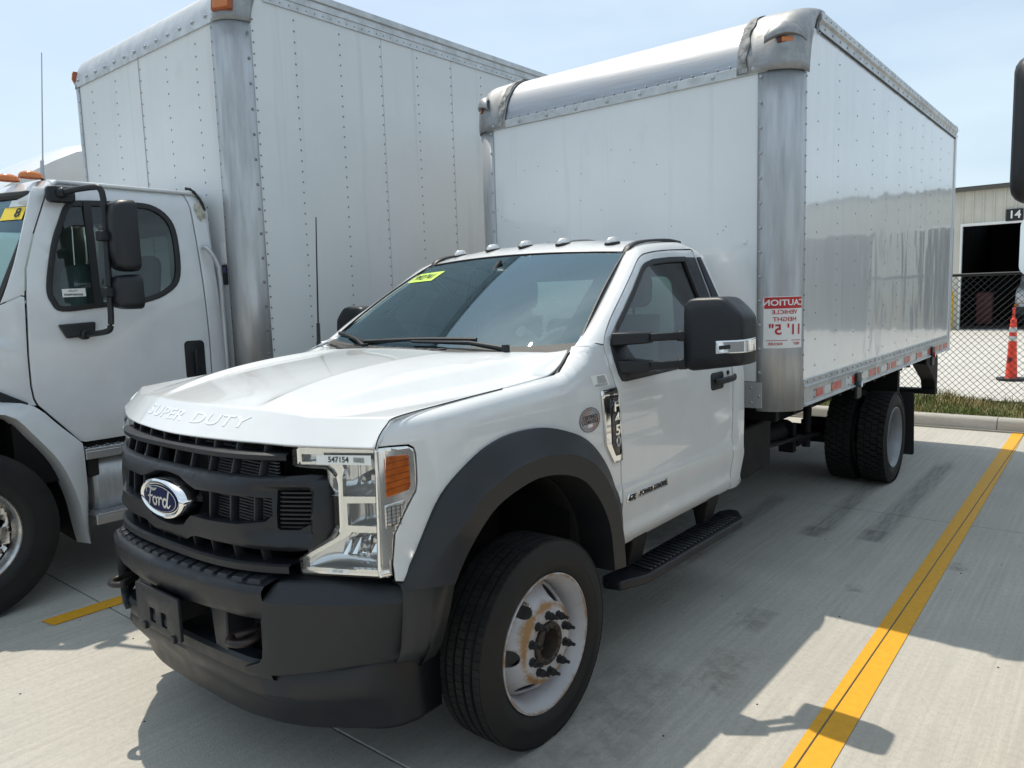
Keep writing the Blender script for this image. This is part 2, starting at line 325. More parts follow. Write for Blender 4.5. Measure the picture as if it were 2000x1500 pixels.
g = MB(); g.add([(-300, -300, -.02), (300, -300, -.02), (300, 300, -.02), (-300, 300, -.02)], [(0, 1, 2, 3)])
ground = tag(g.build('ground', m_joint, smooth=0), 'grey concrete parking lot in slabs with dark joints', None, kind='structure')
XJ = [-17.2, -13.3, -9.5, -5.7, -1.99, 1.87, 5.7, 9.5, 13.3]; YJ = [-9.3, -4.86, -.465, 3.92, 8.0]
for i in range(len(XJ)-1):
    for j in range(len(YJ)-1):
        gx = .0035; x0, x1 = XJ[i]+gx, XJ[i+1]-gx
        MB().box(x0, x1, YJ[j]+gx, YJ[j+1]-gx, -.03, 0).build('slab', m_conc, ground, smooth=0, bevel=.004, bseg=1)
def quad_obj(name, pts, z, mat, parent=None):
    return MB().add([(x, y, z) for x, y in pts], [tuple(range(len(pts)))]).build(name, mat, parent, smooth=0)
def strip(name, pts, z, mat, parent=None):
    o = quad_obj(name, pts, z, mat, parent); return o
L0 = lambda y: 1.862-.0118*(y-.4)-.014; 
rowsL = [(1.832-.010*(y-.4)) for y in (-.78, 8.0)]; rowsR = [(1.975-.0135*(y-.4)) for y in (-.78, 8.0)]
yl = MB().add([(rowsL[0], -.78, .004), (1.8665, -.78, .004), (1.8665, 3.9165, .004), ((rowsL[0]*3.4+rowsL[1]*4.4)/7.8-.0, 3.9165, .004), (rowsL[1], 8.0, .004), (1.8665, 8.0, .004)], [(0, 1, 2, 3), (3, 2, 5, 4)])
yl.add([(1.8735, -.78, .004), (rowsR[0], -.78, .004), (rowsR[1], 8.0, .004), (1.8735, 8.0, .004)], [(0, 1, 2, 3)])
tag(yl.build('yellow_line', m_line, smooth=0), 'long yellow parking line beside the front box truck', None, kind='structure')
tag(quad_obj('yellow_line', [(-1.965, -.79), (-1.835, -.77), (-1.835, 8), (-1.965, 8)], .004, m_line), 'short visible end of yellow parking line between the two trucks', None, kind='structure')
# tyre marks and stains on the slabs
def mark(cx, cy, wx, wy, rz, mat, name='tyre_mark', z=.0025):
    o = MB().add([(-wx/2, -wy/2, 0), (wx/2, -wy/2, 0), (wx/2, wy/2, 0), (-wx/2, wy/2, 0)], [(0, 1, 2, 3)]).build(name, mat, ground, smooth=0); o.location = (cx, cy, z); o.rotation_euler = (0, 0, rz); return o
mark(1.43, 4.65, .21, 3.0, .0, m_skid); mark(1.06, 4.05, .20, 2.0, .02, m_skid, z=.003); mark(1.42, 3.30, .22, .30, .0, m_skid, z=.0035); mark(1.05, 3.17, .21, .26, 0, m_skid, z=.004)
mark(.55, 3.0, .18, 2.2, .02, m_skid, z=.003)
mark(1.28, 1.52, .20, .34, .0, m_stain, 'stain'); mark(1.13, .35, .5, .9, .2, m_stain, 'stain'); mark(1.18, -.25, .45, .5, .4, m_stain, 'stain', .003)
mark(1.98, 2.95, .16, .18, .3, m_rust_st, 'stain'); mark(1.58, 2.25, .12, .12, .3, m_rust_st, 'stain'); mark(-1.5, -.2, .5, .7, .3, m_stain, 'stain'); mark(.3, 2.4, .8, 1.6, .1, m_stain, 'stain')
mark(1.36, .9, .26, .5, .1, m_rust_st, 'stain')
# loose grit
gm = MB(); rr = random.Random(3)
for i in range(90):
    x, y = rr.uniform(-1.9, 3.0), rr.uniform(-1.2, 7.9); s = rr.uniform(.0015, .004); gm.dome((x, y, 0), (0, 0, 1), s*1.3, s, 5)
tag(gm.build('grit', M('grit', (.05, .045, .04), .9)), 'scattered grit on the concrete', None, kind='stuff')
# kerb
kb = MB().box(-20, 20, 8.0, 8.02, -.03, .02).build('kerb', m_kerb, smooth=0); tag(kb, 'grey concrete kerb along the grass verge', None, kind='structure')
for i in range(14):
    x0 = -19.7+i*3.05+.35*0; x0 = 1.60+(i-7)*3.05
    prof = [(8.03, -.03), (8.05, .115), (8.075, .145), (8.105, .152), (8.20, .152), (8.20, -.03)]
    MB().prism(prof, lambda a, b, d: (d, a, b), x0+.004, x0+3.046).build('kerb_segment', m_kerb, kb, smooth=50)
# verge soil and grass
m_soil = M('soil', (.16, .125, .07), .95, var=.5, vscale=9, vcol=(.10, .11, .035), bump=.8, bscale=40, bdist=.02)
rows = [[(x, y, .125+.03*math.sin(x*5)*math.sin(y*7)*.5) for x in np.linspace(-20, 20, 161)] for y in np.linspace(8.195, 9.75, 9)]
tag(MB().grid(rows).build('verge', m_soil), 'strip of soil and dry turf behind the kerb', None, kind='structure')
def grass_mat(name, a, b):
    mat = M(name, a, .6, var=1, vscale=5, vcol=b); return mat
m_gr = [grass_mat('grass_green', (.13, .18, .035), (.075, .11, .022)), grass_mat('grass_straw', (.40, .33, .15), (.24, .20, .08))]
gb = [MB(), MB()]; rr = random.Random(5)
for i in range(15000):
    x = rr.uniform(-1.5, 4.0); y = rr.uniform(8.21, 9.6); c = math.sin(x*3.1+1)*math.sin(y*4.3)+rr.uniform(-.9, .9)
    tall = 1+2.3*math.exp(-((x-.75)/.38)**2-((y-9.15)/.3)**2)+.8*rr.random()*(rr.random() < .1)
    h = rr.uniform(.03, .085)*tall; a = rr.uniform(0, 6.28); wd = rr.uniform(.003, .006)*(1+.3*(tall > 1.5)); lean = rr.uniform(.1, .8)*h
    dx, dy = math.cos(a), math.sin(a); z0 = .13
    v = [(x-dy*wd, y+dx*wd, z0), (x+dy*wd, y-dx*wd, z0), (x+dx*lean*.4+dy*wd*.7, y+dy*lean*.4-dx*wd*.7, z0+h*.6), (x+dx*lean*.4-dy*wd*.7, y+dy*lean*.4+dx*wd*.7, z0+h*.6), (x+dx*lean, y+dy*lean, z0+h)]
    gb[0 if c > -.05 else 1].add(v, [(0, 1, 2, 3), (3, 2, 4)])
tag(gb[0].build('grass', m_gr[0], recalc=False, smooth=0), 'short green grass on the verge behind the kerb', 'grass', kind='stuff')
tag(gb[1].build('grass', m_gr[1], recalc=False, smooth=0), 'dry straw coloured grass on the verge behind the kerb', 'grass', kind='stuff')
tag(MB().add([(-40, 9.7, .14), (40, 9.7, .14), (40, 27.3, .17), (-40, 27.3, .17)], [(0, 1, 2, 3)]).build('far_pavement', m_conc2, smooth=0), 'pale concrete yard beyond the fence', None, kind='structure')
# chain-link fence
m_fence = M('black_vinyl_wire', (.012, .012, .013), .5)
fr = empty('chain_link_fence', (0, 9.42, .13)); tag(fr, 'black chain link fence with top rail behind the kerb', 'fence')
p = .083; H0, H1 = .02, 1.70; fm = MB(); k0 = int(-9/p); k1 = int(13/p); pts_=[]
for k in range(k0, k1):
    for sgn in (1, -1):
        x0 = k*p; dz = H1-H0; x1 = x0+sgn*dz
        fm.tube([(x0, .004*sgn, H0), (x1, .004*sgn, H1)], .0034, 3, caps=False)
fm.build('wire_mesh', m_fence, fr, recalc=False, kind='stuff')
MB().tube([(-11, .02, 1.715), (15, .02, 1.715)], .021, 10).build('top_rail', m_fence, fr)
for k in range(-4, 6): MB().cyl((k*3.2-.62, .03, -.1), (k*3.2-.62, .03, 1.74), .03, 10).dome((k*3.2-.62, .03, 1.74), (0, 0, 1), .034, .03).build('post', m_fence, fr)
# workshop building with drive-in bays
m_wall = M('cream_metal_siding', (.60, .575, .50), .5, var=.12, vscale=2)
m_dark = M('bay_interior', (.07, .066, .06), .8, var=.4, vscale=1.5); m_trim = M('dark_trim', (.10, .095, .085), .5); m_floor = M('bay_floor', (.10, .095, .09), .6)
bl = empty('workshop_building', (0, 27.35, .16)); tag(bl, 'long cream metal workshop with dark open bays beyond the fence', 'building')
BX = [-1.75+4.35*k for k in range(-5, 7)]; BW = 2.95; TOPZ = 4.6; DZ = 3.45
def ribbed(x0, x1, z0, z1, name):
    pts = []; x = math.ceil(x0/.3)*.3; pts.append((x0, 0))
    while x < x1-.06:
        if x > x0+.02: pts += [(x, 0), (x+.015, -.035), (x+.045, -.035), (x+.06, 0)]
        x += .3
    pts.append((x1, 0)); mb = MB(); mb.grid([[(a, b, z0) for a, b in pts], [(a, b, z1) for a, b in pts]]); mb.build(name, m_wall, bl, smooth=0, solid=.01, soff=-1)
for i, x in enumerate(BX):
    nx = BX[i+1] if i+1 < len(BX) else x+4.35
    ribbed(x+BW+.06, nx-.06, 0, DZ+.05, 'wall_panel'); ribbed(x-.70, x+BW+.70, DZ+.05, TOPZ, 'header_panel')
    fmb = MB(); fmb.box(x-.06, x, -.05, .10, 0, DZ).box(x+BW, x+BW+.06, -.05, .10, 0, DZ).box(x-.06, x+BW+.06, -.052, .10, DZ, DZ+.09); fmb.build('bay_frame', m_white_flat, bl, smooth=0)
MB().box(BX[0]-1, BX[-1]+5, -.22, .1, TOPZ, TOPZ+.13).build('eave_trim', m_trim, bl, smooth=0)
MB().add([(BX[0]-1, -.25, TOPZ+.132), (BX[-1]+5, -.25, TOPZ+.132), (BX[-1]+5, 14, TOPZ+1.2), (BX[0]-1, 14, TOPZ+1.2)], [(0, 1, 2, 3)]).build('roof', m_trim, bl, smooth=0)
ib = MB(); X0, X1 = BX[0]-1, BX[-1]+5
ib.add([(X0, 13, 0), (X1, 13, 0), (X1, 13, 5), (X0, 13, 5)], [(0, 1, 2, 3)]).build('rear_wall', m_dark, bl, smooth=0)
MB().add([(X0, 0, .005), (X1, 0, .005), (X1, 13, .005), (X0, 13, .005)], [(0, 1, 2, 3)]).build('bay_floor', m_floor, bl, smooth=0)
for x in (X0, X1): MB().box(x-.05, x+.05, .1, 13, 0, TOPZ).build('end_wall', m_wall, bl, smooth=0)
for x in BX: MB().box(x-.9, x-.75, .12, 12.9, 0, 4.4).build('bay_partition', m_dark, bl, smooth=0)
sg = MB().box(-.52, -.06, -.075, -.055, 3.52, 3.90).build('bay_number_sign', m_ink, bl, smooth=0)
text_obj('14', lambda a, b: (-.29+a, -.077, 3.71+b), m_white_flat, sg, size=.34, offset=.008, out=(0, -1, 0))
# bollards at the bays
m_boll = M('yellow_bollard', (.80, .50, .01), .5, var=.1, vscale=8)
for i, x in list(enumerate(BX))[5:8]:
    for s, dx in ((0, -.22), (1, BW+.22)):
        b = MB().tube([(0, 0, 0), (0, 0, 1.25), (0, 0, 1.31), (0, 0, 1.34)], [.085, .085, .065, .02], 14).build('bollard', m_boll); b.location = (x+dx, 26.95, .16)
        lab = 'yellow steel bollard on the '+('left', 'right')[s]+' side of the '+('bay numbered 14', 'first bay right of bay 14', 'second bay right of bay 14')[i-5]
        tag(b, lab, 'bollard', 'bollards along the workshop')
# red cabinet in the bay
rc = empty('tool_cabinet', (-1.30, 29.6, .17)); tag(rc, 'dark red tool cabinet just inside the open bay', 'cabinet')
MB().box(-.25, .25, -.25, .25, .08, 1.2).build('cabinet_body', M('cabinet_red', (.09, .014, .014), .4), rc, bevel=.01)
for k in range(4): MB().box(-.22, .22, -.265, -.252, .14+k*.26, .36+k*.26).build('drawer', M('drawer_red', (.11, .016, .016), .4), rc, bevel=.006)
# white utility truck nosing out of the bay
vt = empty('utility_truck', (.62, 28.3, .17)); tag(vt, 'white truck nose inside the bay under the number 14', 'truck')
MB().prism([(-.0, .55), (0, 1.15), (.18, 1.3), (1.2, 1.45), (1.9, 2.15), (3.2, 2.2), (3.2, .5)], lambda a, b, d: (d, a, b), -.9, .9).build('body', m_white2, vt, bevel=.05)
MB().add([(-.75, 1.16, 1.46), (.75, 1.16, 1.46), (.68, 1.80, 2.10), (-.68, 1.80, 2.10)], [(0, 1, 2, 3)]).build('windshield', m_gloss, vt)
MB().box(-.95, .95, -.14, .05, .42, .70).build('bumper', m_blackfar, vt, bevel=.03)
for s in (-1, 1):
    MB().box(s*.7-.15, s*.7+.15, -.03, .05, .82, 1.02).build('headlight', m_silver, vt, bevel=.02); MB().box(s*.86-.06, s*.86+.06, -.03, .05, .72, .80).build('marker', m_amber, vt)
    for yy in (.75, 2.9): MB().lathe([(.2, -.1), (.36, -.11), (.38, -.05), (.38, .05), (.36, .11), (.2, .1)], (s*.8, yy, .38), (1, 0, 0), 20).build('wheel', m_rubber, vt)
# traffic delineator
m_cone = M('orange_cone', (.85, .06, .025), .45, var=.15, vscale=10, vcol=(.7, .05, .02))
dl = empty('traffic_delineator', (1.30, 12.25, .145)); tag(dl, 'orange traffic delineator on a black base beyond the fence', 'delineator')
MB().prism(circle(0, 0, .21, 8), lambda a, b, d: (a, b, d), 0, .045).build('base', m_seal, dl, bevel=.008)
cpf = [(.115, .045), (.105, .06), (.098, .20), (.085, .40), (.083, .42), (.074, .60), (.070, .74), (.060, .90), (.055, .915), (.05, .93), (.055, .95), (.055, .99), (.03, 1.0), (.022, 1.03), (.022, 1.14), (.03, 1.15), (.03, 1.17), (0.001, 1.18)]
MB().lathe([(r_*.80, z_) for r_, z_ in cpf], (0, 0, 0), (0, 0, 1), 20).build('cone_body', m_cone, dl)
for a, b in ((.64, .72), (.78, .86)):
    ra = lambda z: np.interp(z, [.60, .74, .90], [.0745, .0705, .0605])
    MB().lathe([(ra(a)*.81, a), (ra(b)*.81, b)], (0, 0, 0), (0, 0, 1), 20).build('reflective_band', m_whtape, dl)
text_obj('IK', lambda a, b: (-.01+.076*math.sin(a/.076), -.0765*math.cos(a/.076), .33+b), m_ink, dl, size=.11, offset=.004, out=(0, -1, 0))
# ================================================================ main truck: cab
T = empty('box_truck', (0, 0, 0)); tag(T, 'white cab box truck with black grille in the middle of the lot', 'truck')
def smooth_tab(xs, ys, sig, n=1200, pad=.2):
    g_ = np.linspace(xs[0]-pad, xs[-1]+pad, n); v = np.interp(g_, xs, ys); h = g_[1]-g_[0]; k = int(4*sig/h)+1; ker = np.exp(-.5*(np.arange(-k, k+1)*h/sig)**2); ker /= ker.sum()
    v2 = np.convolve(np.pad(v, k, mode='edge'), ker, 'valid'); return lambda t: float(np.interp(t, g_, v2))
_base = smooth_tab([.40, .50, .57, .63, .66, .69, .74, .80, .865, .885, 1.0, 1.2, 1.30, 1.36, 1.42, 1.50, 1.60, 2.02, 2.10], [.90, .93, .960, .988, .990, .984, .992, 1.004, 1.008, .999, 1.002, 1.003, 1.0, .993, .981, .957, .924, .765, .735], .010)
_zs = smooth_tab([-.8, -.63, -.28, .24, .33, .412, .45, .5, .6], [1.365, 1.375, 1.40, 1.428, 1.462, 1.496, 1.520, 1.58, 1.8], .012)
_roll = smooth_tab([-.2, -.02, 0, .006, .012, .022, .04, .08, .2], [.30, .105, .062, .038, .022, .010, .003, 0, 0], .0035)
def sx(y, z):
    x = _base(z)
    if y < .6: x -= _roll(_zs(y)-z)
    if y < -.35: x -= .10*((-.35-y)/.4)**2
    return x
def side(s, off=0.0): return lambda y, z: (s*(sx(y, z)+off), y, z)
SIDES = ((1, 'l'), (-1, 'r'))
flare_out = [(-.652, .815), (-.635, .859), (-.606, .906), (-.561, .996), (-.518, 1.071), (-.469, 1.125), (-.393, 1.175), (-.294, 1.219), (-.175, 1.245), (-.051, 1.249), (.073, 1.238), (.188, 1.209), (.321, 1.159), (.426, 1.085), (.518, .98), (.578, .868), (.622, .755), (.648, .64), (.655, .55)]
flare_rid = [(-.605, .815), (-.584, .874), (-.531, .945), (-.471, 1.012), (-.416, 1.071), (-.323, 1.111), (-.192, 1.147), (-.052, 1.16), (.059, 1.153), (.177, 1.129), (.294, 1.081), (.38, 1.015), (.461, .912), (.512, .80), (.537, .69), (.55, .60), (.553, .55)]
flare_opn = [(-.52, .815), (-.486, .862), (-.443, .91), (-.38, .966), (-.297, 1.02), (-.184, 1.054), (-.043, 1.072), (.108, 1.052), (.237, 1.004), (.338, .918), (.408, .82), (.443, .734), (.457, .642), (.468, .555)]
hl_out = [(-.672, .845), (-.668, .90), (-.658, .999), (-.625, 1.06), (-.600, 1.10), (-.582, 1.127), (-.577, 1.16), (-.576, 1.25), (-.582, 1.272), (-.60, 1.285), (-.66, 1.289), (-.712, 1.290)]
fl_dense = cr(flare_out, 4)
seamT = [(-.709, 1.291), (-.691, 1.3235), (-.659, 1.3525), (-.620, 1.3715), (-.45, 1.383), (-.28, 1.395), (0, 1.410), (.235, 1.4235), (.268, 1.432), (.337, 1.462), (.412, 1.498), (.447, 1.522)]
doorF = [(.586, 1.52), (.584, 1.49), (.586, 1.42), (.60, 1.36), (.612, 1.315), (.631, .998), (.636, .90), (.637, .80)]
f_in = [p for p in fl_dense if p[1] > .84 and not (p[0] > 0 and p[1] < .80)]
fend = [(-.668, .845)]+hl_out[1:]+seamT+doorF+[(p[0]*.985-.004, p[1]-.012) for p in f_in[::-1]]
for s, _ in SIDES:
    kf = (lambda y: max(0, min(1, (-.1-y)/.4))) if s < 0 else (lambda y: 0.0)
    fe = panel('fender', fend, lambda y, z: (s*(sx(y, z)-.014*kf(y)), y+.048*kf(y), z), (s, 0, .1), m_white, T, step=.03, thick=.012, bevel=.002, cuts=[(1, 1.29+.005*k) for k in range(48)])
    if s > 0: MB().tube(cr([(s*.9345, -.7175, 1.286), (s*.9345, -.700, 1.323), (s*.9345, -.667, 1.3545), (s*.9350, -.625, 1.3745), (s*.939, -.45, 1.388), (s*.942, -.28, 1.3985), (s*.941, -.1, 1.407)], 5), .0022, 6).build('hood_seam', m_ink, fe)  # thin black tube standing in for the shaded hood gap
    MB().tube(cr([(s*.934, -.50, 1.363), (s*.936, -.28, 1.380), (s*.930, .2, 1.405), (s*.905, .30, 1.43), (s*.868, .42, 1.485)], 4), .014, 6).build('hood_seal', m_ink, fe)  # no real seal: black tube added below the gap to darken it
    # cowl corner fill between fender top, hood corner and pillar
    fe_ = [(.412, 1.498), (.447, 1.522), (.52, 1.5225), (.586, 1.520)]; in_ = [(.872, .430, 1.500), (.862, .462, 1.514), (.868, .487, 1.5235), (.853, .560, 1.566)]
    MB().grid([[(s*(sx(y, z)+.0), y, z) for y, z in fe_], [(s*(.5*(sx(y, z)+q[0])), .5*(y+q[1]), .5*(z+q[2])+.006) for (y, z), q in zip(fe_, in_)], [(s*q[0], q[1], q[2]) for q in in_]]).build('cowl_corner', m_white, fe, smooth=80, solid=.01)
    # wheel arch flare
    NP = 60; A = resamp(cr(flare_out, 4), NP); B = resamp(cr(flare_rid, 4), NP); C = resamp(cr(flare_opn, 4), NP)
    rows = []
    def lerp(p, q, t): return tuple(p[i]+(q[i]-p[i])*t for i in range(len(p)))
    a3 = [(sx(y, z)-.004, y, z) for y, z in A]; a4 = [(sx(y, z)+.014, y, z) for y, z in A]; b3 = [(1.066-(.05*max(0, (-.45-y)/.15) if y < -.45 else 0), y, z) for y, z in B]; b4 = [(1.076-(.05*max(0, (-.45-y)/.15) if y < -.45 else 0), *lerp(p, q, .12)) for p, q, y in zip(B, C, [b[0] for b in B])]
    c3 = [(1.066, y, z) for y, z in C]; c4 = [(1.05, y+(.006 if y > 0 else -.006)*0, z-.006) for y, z in C]; c5 = [(.90, y*.985, z-.01) for y, z in C]
    mid = [lerp(p, q, .45) for p, q in zip(a4, b3)]; mid = [(m_[0]+.006, m_[1], m_[2]) for m_ in mid]
    for rws in (a3, a4, mid, b3, b4, c3, c4, c5): rows.append([(s*x, y, z) for x, y, z in rws])
    fl = MB().grid(rows).build('wheel_arch_flare', m_flare, T, smooth=32, bevel=0)
    # inner liner
    lin = MB(); arch = [(y, z) for y, z in C]
    lin.grid([[(s*.90, y*.985, z-.012) for y, z in arch], [(s*.70, y*1.0, z+.03) for y, z in arch], [(s*.42, y*1.0, z+.03) for y, z in arch]])
    lin.add([(s*.43, y, z) for y, z in ((-.55, .35), (-.55, 1.15), (.55, 1.15), (.55, .35))], [(0, 1, 2, 3)])
    lin.add([(s*.90, .46, .35), (s*.90, .47, .56), (s*.42, .47, .56), (s*.42, .46, .35)], [(0, 1, 2, 3)])
    lin.build('wheel_liner', m_frame, T, solid=.006)
# dark inner structure behind the panel gaps
MB().box(-.90, .90, -.60, .55, 1.16, 1.33).box(-.93, .93, .60, 1.95, .62, 1.30).box(-.88, .88, .40, .60, .62, 1.44).build('inner_structure', m_frame, T, smooth=0)

# ---- hood (control cage, subdivided)
HR1 = [(0, -.908, 1.280), (.325, -.860, 1.280), (.37, -.854, 1.280), (.47, -.834, 1.281), (.57, -.814, 1.280), (.635, -.798, 1.280), (.79, -.757, 1.284), (.931, -.716, 1.288)]
HR4 = [(0, -.800, 1.380), (.325, -.764, 1.379), (.37, -.759, 1.379), (.47, -.747, 1.375), (.560, -.737, 1.371), (.612, -.728, 1.367), (.78, -.688, 1.370), (.931, -.625, 1.374)]
lr3 = lambda t: [tuple(p[i]+(q[i]-p[i])*t for i in range(3)) for p, q in zip(HR1, HR4)]
HR = [[(x*.995, y+.014, z-.008) for x, y, z in HR1], HR1, lr3(.33), lr3(.70), HR4,
 [(0, -.690, 1.412), (.325, -.675, 1.405), (.365, -.665, 1.419), (.47, -.665, 1.411), (.572, -.655, 1.402), (.628, -.645, 1.368), (.78, -.61, 1.376), (.931, -.56, 1.380)],
 [(0, -.45, 1.460), (.330, -.45, 1.452), (.372, -.45, 1.470), (.48, -.44, 1.453), (.593, -.42, 1.428), (.658, -.44, 1.380), (.80, -.43, 1.387), (.936, -.42, 1.391)],
 [(0, -.2, 1.489), (.335, -.2, 1.480), (.380, -.2, 1.498), (.50, -.18, 1.479), (.617, -.16, 1.447), (.690, -.2, 1.390), (.82, -.2, 1.399), (.939, -.2, 1.403)],
 [(0, .05, 1.505), (.340, .05, 1.496), (.388, .05, 1.513), (.52, .08, 1.495), (.645, .1, 1.465), (.735, .1, 1.400), (.84, .1, 1.412), (.932, .1, 1.419)],
 [(0, .19, 1.516), (.350, .165, 1.507), (.40, .165, 1.513), (.53, .22, 1.504), (.70, .26, 1.480), (.795, .24, 1.424), (.87, .235, 1.430), (.922, .237, 1.4265)],
 [(0, .215, 1.520), (.35, .19, 1.511), (.42, .20, 1.507), (.535, .29, 1.507), (.765, .425, 1.499), (.845, .460, 1.510), (.868, .425, 1.501), (.900, .325, 1.462)],
]
hood_bm = bmesh.new(); grid_ = []
for row in HR:
    full = [(-x*(1-.012*max(0, (x-.6)/.33)), y+.045*max(0, (x-.45)/.48)**1.3*max(0, min(1, (-.1-y)/.4)), z) for x, y, z in row[:0:-1]]+row; grid_.append([hood_bm.verts.new(p_) for p_ in full])
cl = hood_bm.edges.layers.float.new('crease_edge'); nC = len(grid_[0]); half = nC//2
for i in range(len(grid_)-1):
    for j in range(nC-1): hood_bm.faces.new((grid_[i][j], grid_[i][j+1], grid_[i+1][j+1], grid_[i+1][j]))
def setc(a, b, v):
    e = hood_bm.edges.get((a, b))
    if e: e[cl] = v
colc = {1: .85, 2: .85, 4: .95, 5: .9}
for i in range(len(grid_)-1):
    for c_, v_ in colc.items():
        if i >= 4:
            for j in (half+c_, half-c_): setc(grid_[i][j], grid_[i+1][j], v_)
for j in range(nC-1): setc(grid_[4][j], grid_[4][j+1], .80 if abs(j+.5-half) < 4 else .95); setc(grid_[1][j], grid_[1][j+1], .6)
bmesh.ops.recalc_face_normals(hood_bm, faces=hood_bm.faces)
if sum(f.normal.z for f in hood_bm.faces) < 0: bmesh.ops.reverse_faces(hood_bm, faces=hood_bm.faces)
hme = bpy.data.meshes.new('hood'); hood_bm.to_mesh(hme); hood_bm.free()
hood = finish(hme, 'hood', m_white, T, smooth=180, subd=3, solid=.010)
bpy.context.view_layer.update()
hood_bvh = BVHTree.FromObject(hood, bpy.context.evaluated_depsgraph_get())
def hood_hit(x, z):
    h = hood_bvh.ray_cast(Vector((x, -2, z)), Vector((0, 1, 0))); return h[0] if h[0] else Vector((x, -.86, z))
def hl_map(a, b):
    h = hood_hit(a, 1.334+b); return (h.x, h.y-.0002, h.z+.0002)
m_emb = M('embossed_paint', (.77, .78, .785), .3, coat=1)
for wd_, x_ in (('SUPER', -.200), ('DUTY', .195)): text_obj(wd_, lambda a, b: hl_map(a+x_, b), m_emb, hood, 'embossed_lettering', thick=.0016, size=.048, offset=.0003, xs=2.45, spacing=1.06, out=(0, -1, 0))
# hood latch line: gap strip towards fender is darkened by the black tubes on the fender

# ---- doors
glassO = [(.648, 1.392), (.640, 1.45), (.643, 1.519), (.678, 1.56), (.75, 1.612), (.848, 1.671), (1.002, 1.768), (1.141, 1.863), (1.18, 1.885), (1.214, 1.898), (1.307, 1.917), (1.497, 1.931), (1.688, 1.937), (1.695, 1.85), (1.708, 1.714), (1.735, 1.385), (1.70, 1.372), (1.20, 1.360), (.70, 1.352), (.668, 1.358)]
doorO = [(.690, .585), (.665, .66), (.648, .78), (.643, .879), (.638, .998), (.620, 1.315), (.607, 1.365), (.594, 1.42), (.591, 1.49), (.597, 1.525), (.634, 1.571), (.731, 1.643), (.874, 1.732), (1.026, 1.828), (1.13, 1.898), (1.165, 1.917), (1.20, 1.932), (1.24, 1.942), (1.36, 1.957), (1.53, 1.969), (1.802, 1.978), (1.812, 1.94), (1.818, 1.85), (1.822, 1.712), (1.85, 1.36), (1.866, 1.122), (1.853, .86), (1.872, .797), (1.864, .665), (1.890, .61), (1.878, .585)]
doors = {}
for s, _ in SIDES:
    d = panel('door', doorO, side(s), (s, 0, 0), m_white, T, holes=[glassO], step=.05, thick=.014, bevel=.0025, cuts=[(1, z) for z in (.605, .64, .665, .69, .72, .83, .86, .87, .88, .90)])
    doors[s] = d
    MB().tube([(s*(sx(max(y, .61), z)-.030), y+.004*(1 if y < 1 else -1), z) for y, z in resamp(doorO+doorO[:1], 70)[:-1]], .012, 6, closed=True).build('door_weatherstrip', m_ink, d)  # black tube added behind the door gap so the gap looks shaded
    # window seal, quarter black trim, pane
    ins = [(y, z) for y, z in glassO]; cen = np.mean(np.array(ins), axis=0)
    def inset(P, dd):
        P = np.array(P, float); n_ = len(P); o_ = []
        for i in range(n_):
            e1 = P[i]-P[i-1]; e2 = P[(i+1) % n_]-P[i]; n1 = np.array([-e1[1], e1[0]])/np.linalg.norm(e1); n2 = np.array([-e2[1], e2[0]])/np.linalg.norm(e2); nn = n1+n2; nn /= max(.4, np.linalg.norm(nn)); k_ = 1/max(.5, float(nn@n1)); o_.append(tuple(P[i]+nn*dd*k_))
        return o_
    area = sum(glassO[i-1][0]*glassO[i][1]-glassO[i][0]*glassO[i-1][1] for i in range(len(glassO)))
    sg_ = 1 if area > 0 else -1
    inn = inset(glassO, sg_*.024); ine = inset(glassO, -sg_*.002)
    panel('window_seal', ine, side(s, .0035), (s, 0, 0), m_seal, d, holes=[inn], step=.08, thick=.022, bevel=.004)
    panel('window_pane', inset(glassO, sg_*.018), side(s, -.012), (s, 0, 0), m_glass, d, step=.10, thick=0)
    panel('mirror_sail', [(.668, 1.362), (.648, 1.392), (.641, 1.45), (.644, 1.519), (.678, 1.56), (.72, 1.59), (.80, 1.46), (.86, 1.41), (1.05, 1.362)], side(s, .006), (s, 0, 0), m_black, d, step=.08, thick=.02, bevel=.005)
    panel('rear_door_trim', [(1.690, 1.936), (1.808, 1.938), (1.817, 1.712), (1.843, 1.385), (1.733, 1.385), (1.708, 1.714)], side(s, .004), (s, 0, 0), m_gloss if 0 else m_black, d, step=.1, thick=.006, bevel=.002)
    # handle
    hb = panel('handle', rrect(1.575, 1.735, 1.205, 1.300, .022), side(s, .004), (s, 0, 0), m_black, d, step=.05, thick=.01, bevel=.003)
    MB().sweep([(s*1.012, 1.60, 1.252), (s*1.038, 1.63, 1.254), (s*1.046, 1.70, 1.256), (s*1.046, 1.78, 1.258), (s*1.038, 1.83, 1.259), (s*1.014, 1.845, 1.26)], [(.009*math.cos(t), .019*math.sin(t)) for t in [2*math.pi*k/10 for k in range(10)]]).build('handle_grip', m_black, d, subd=1)
    MB().cyl((s*1.0, 1.795, 1.285), (s*1.008, 1.795, 1.285), .012, 12).build('key_lock', m_seal, d)

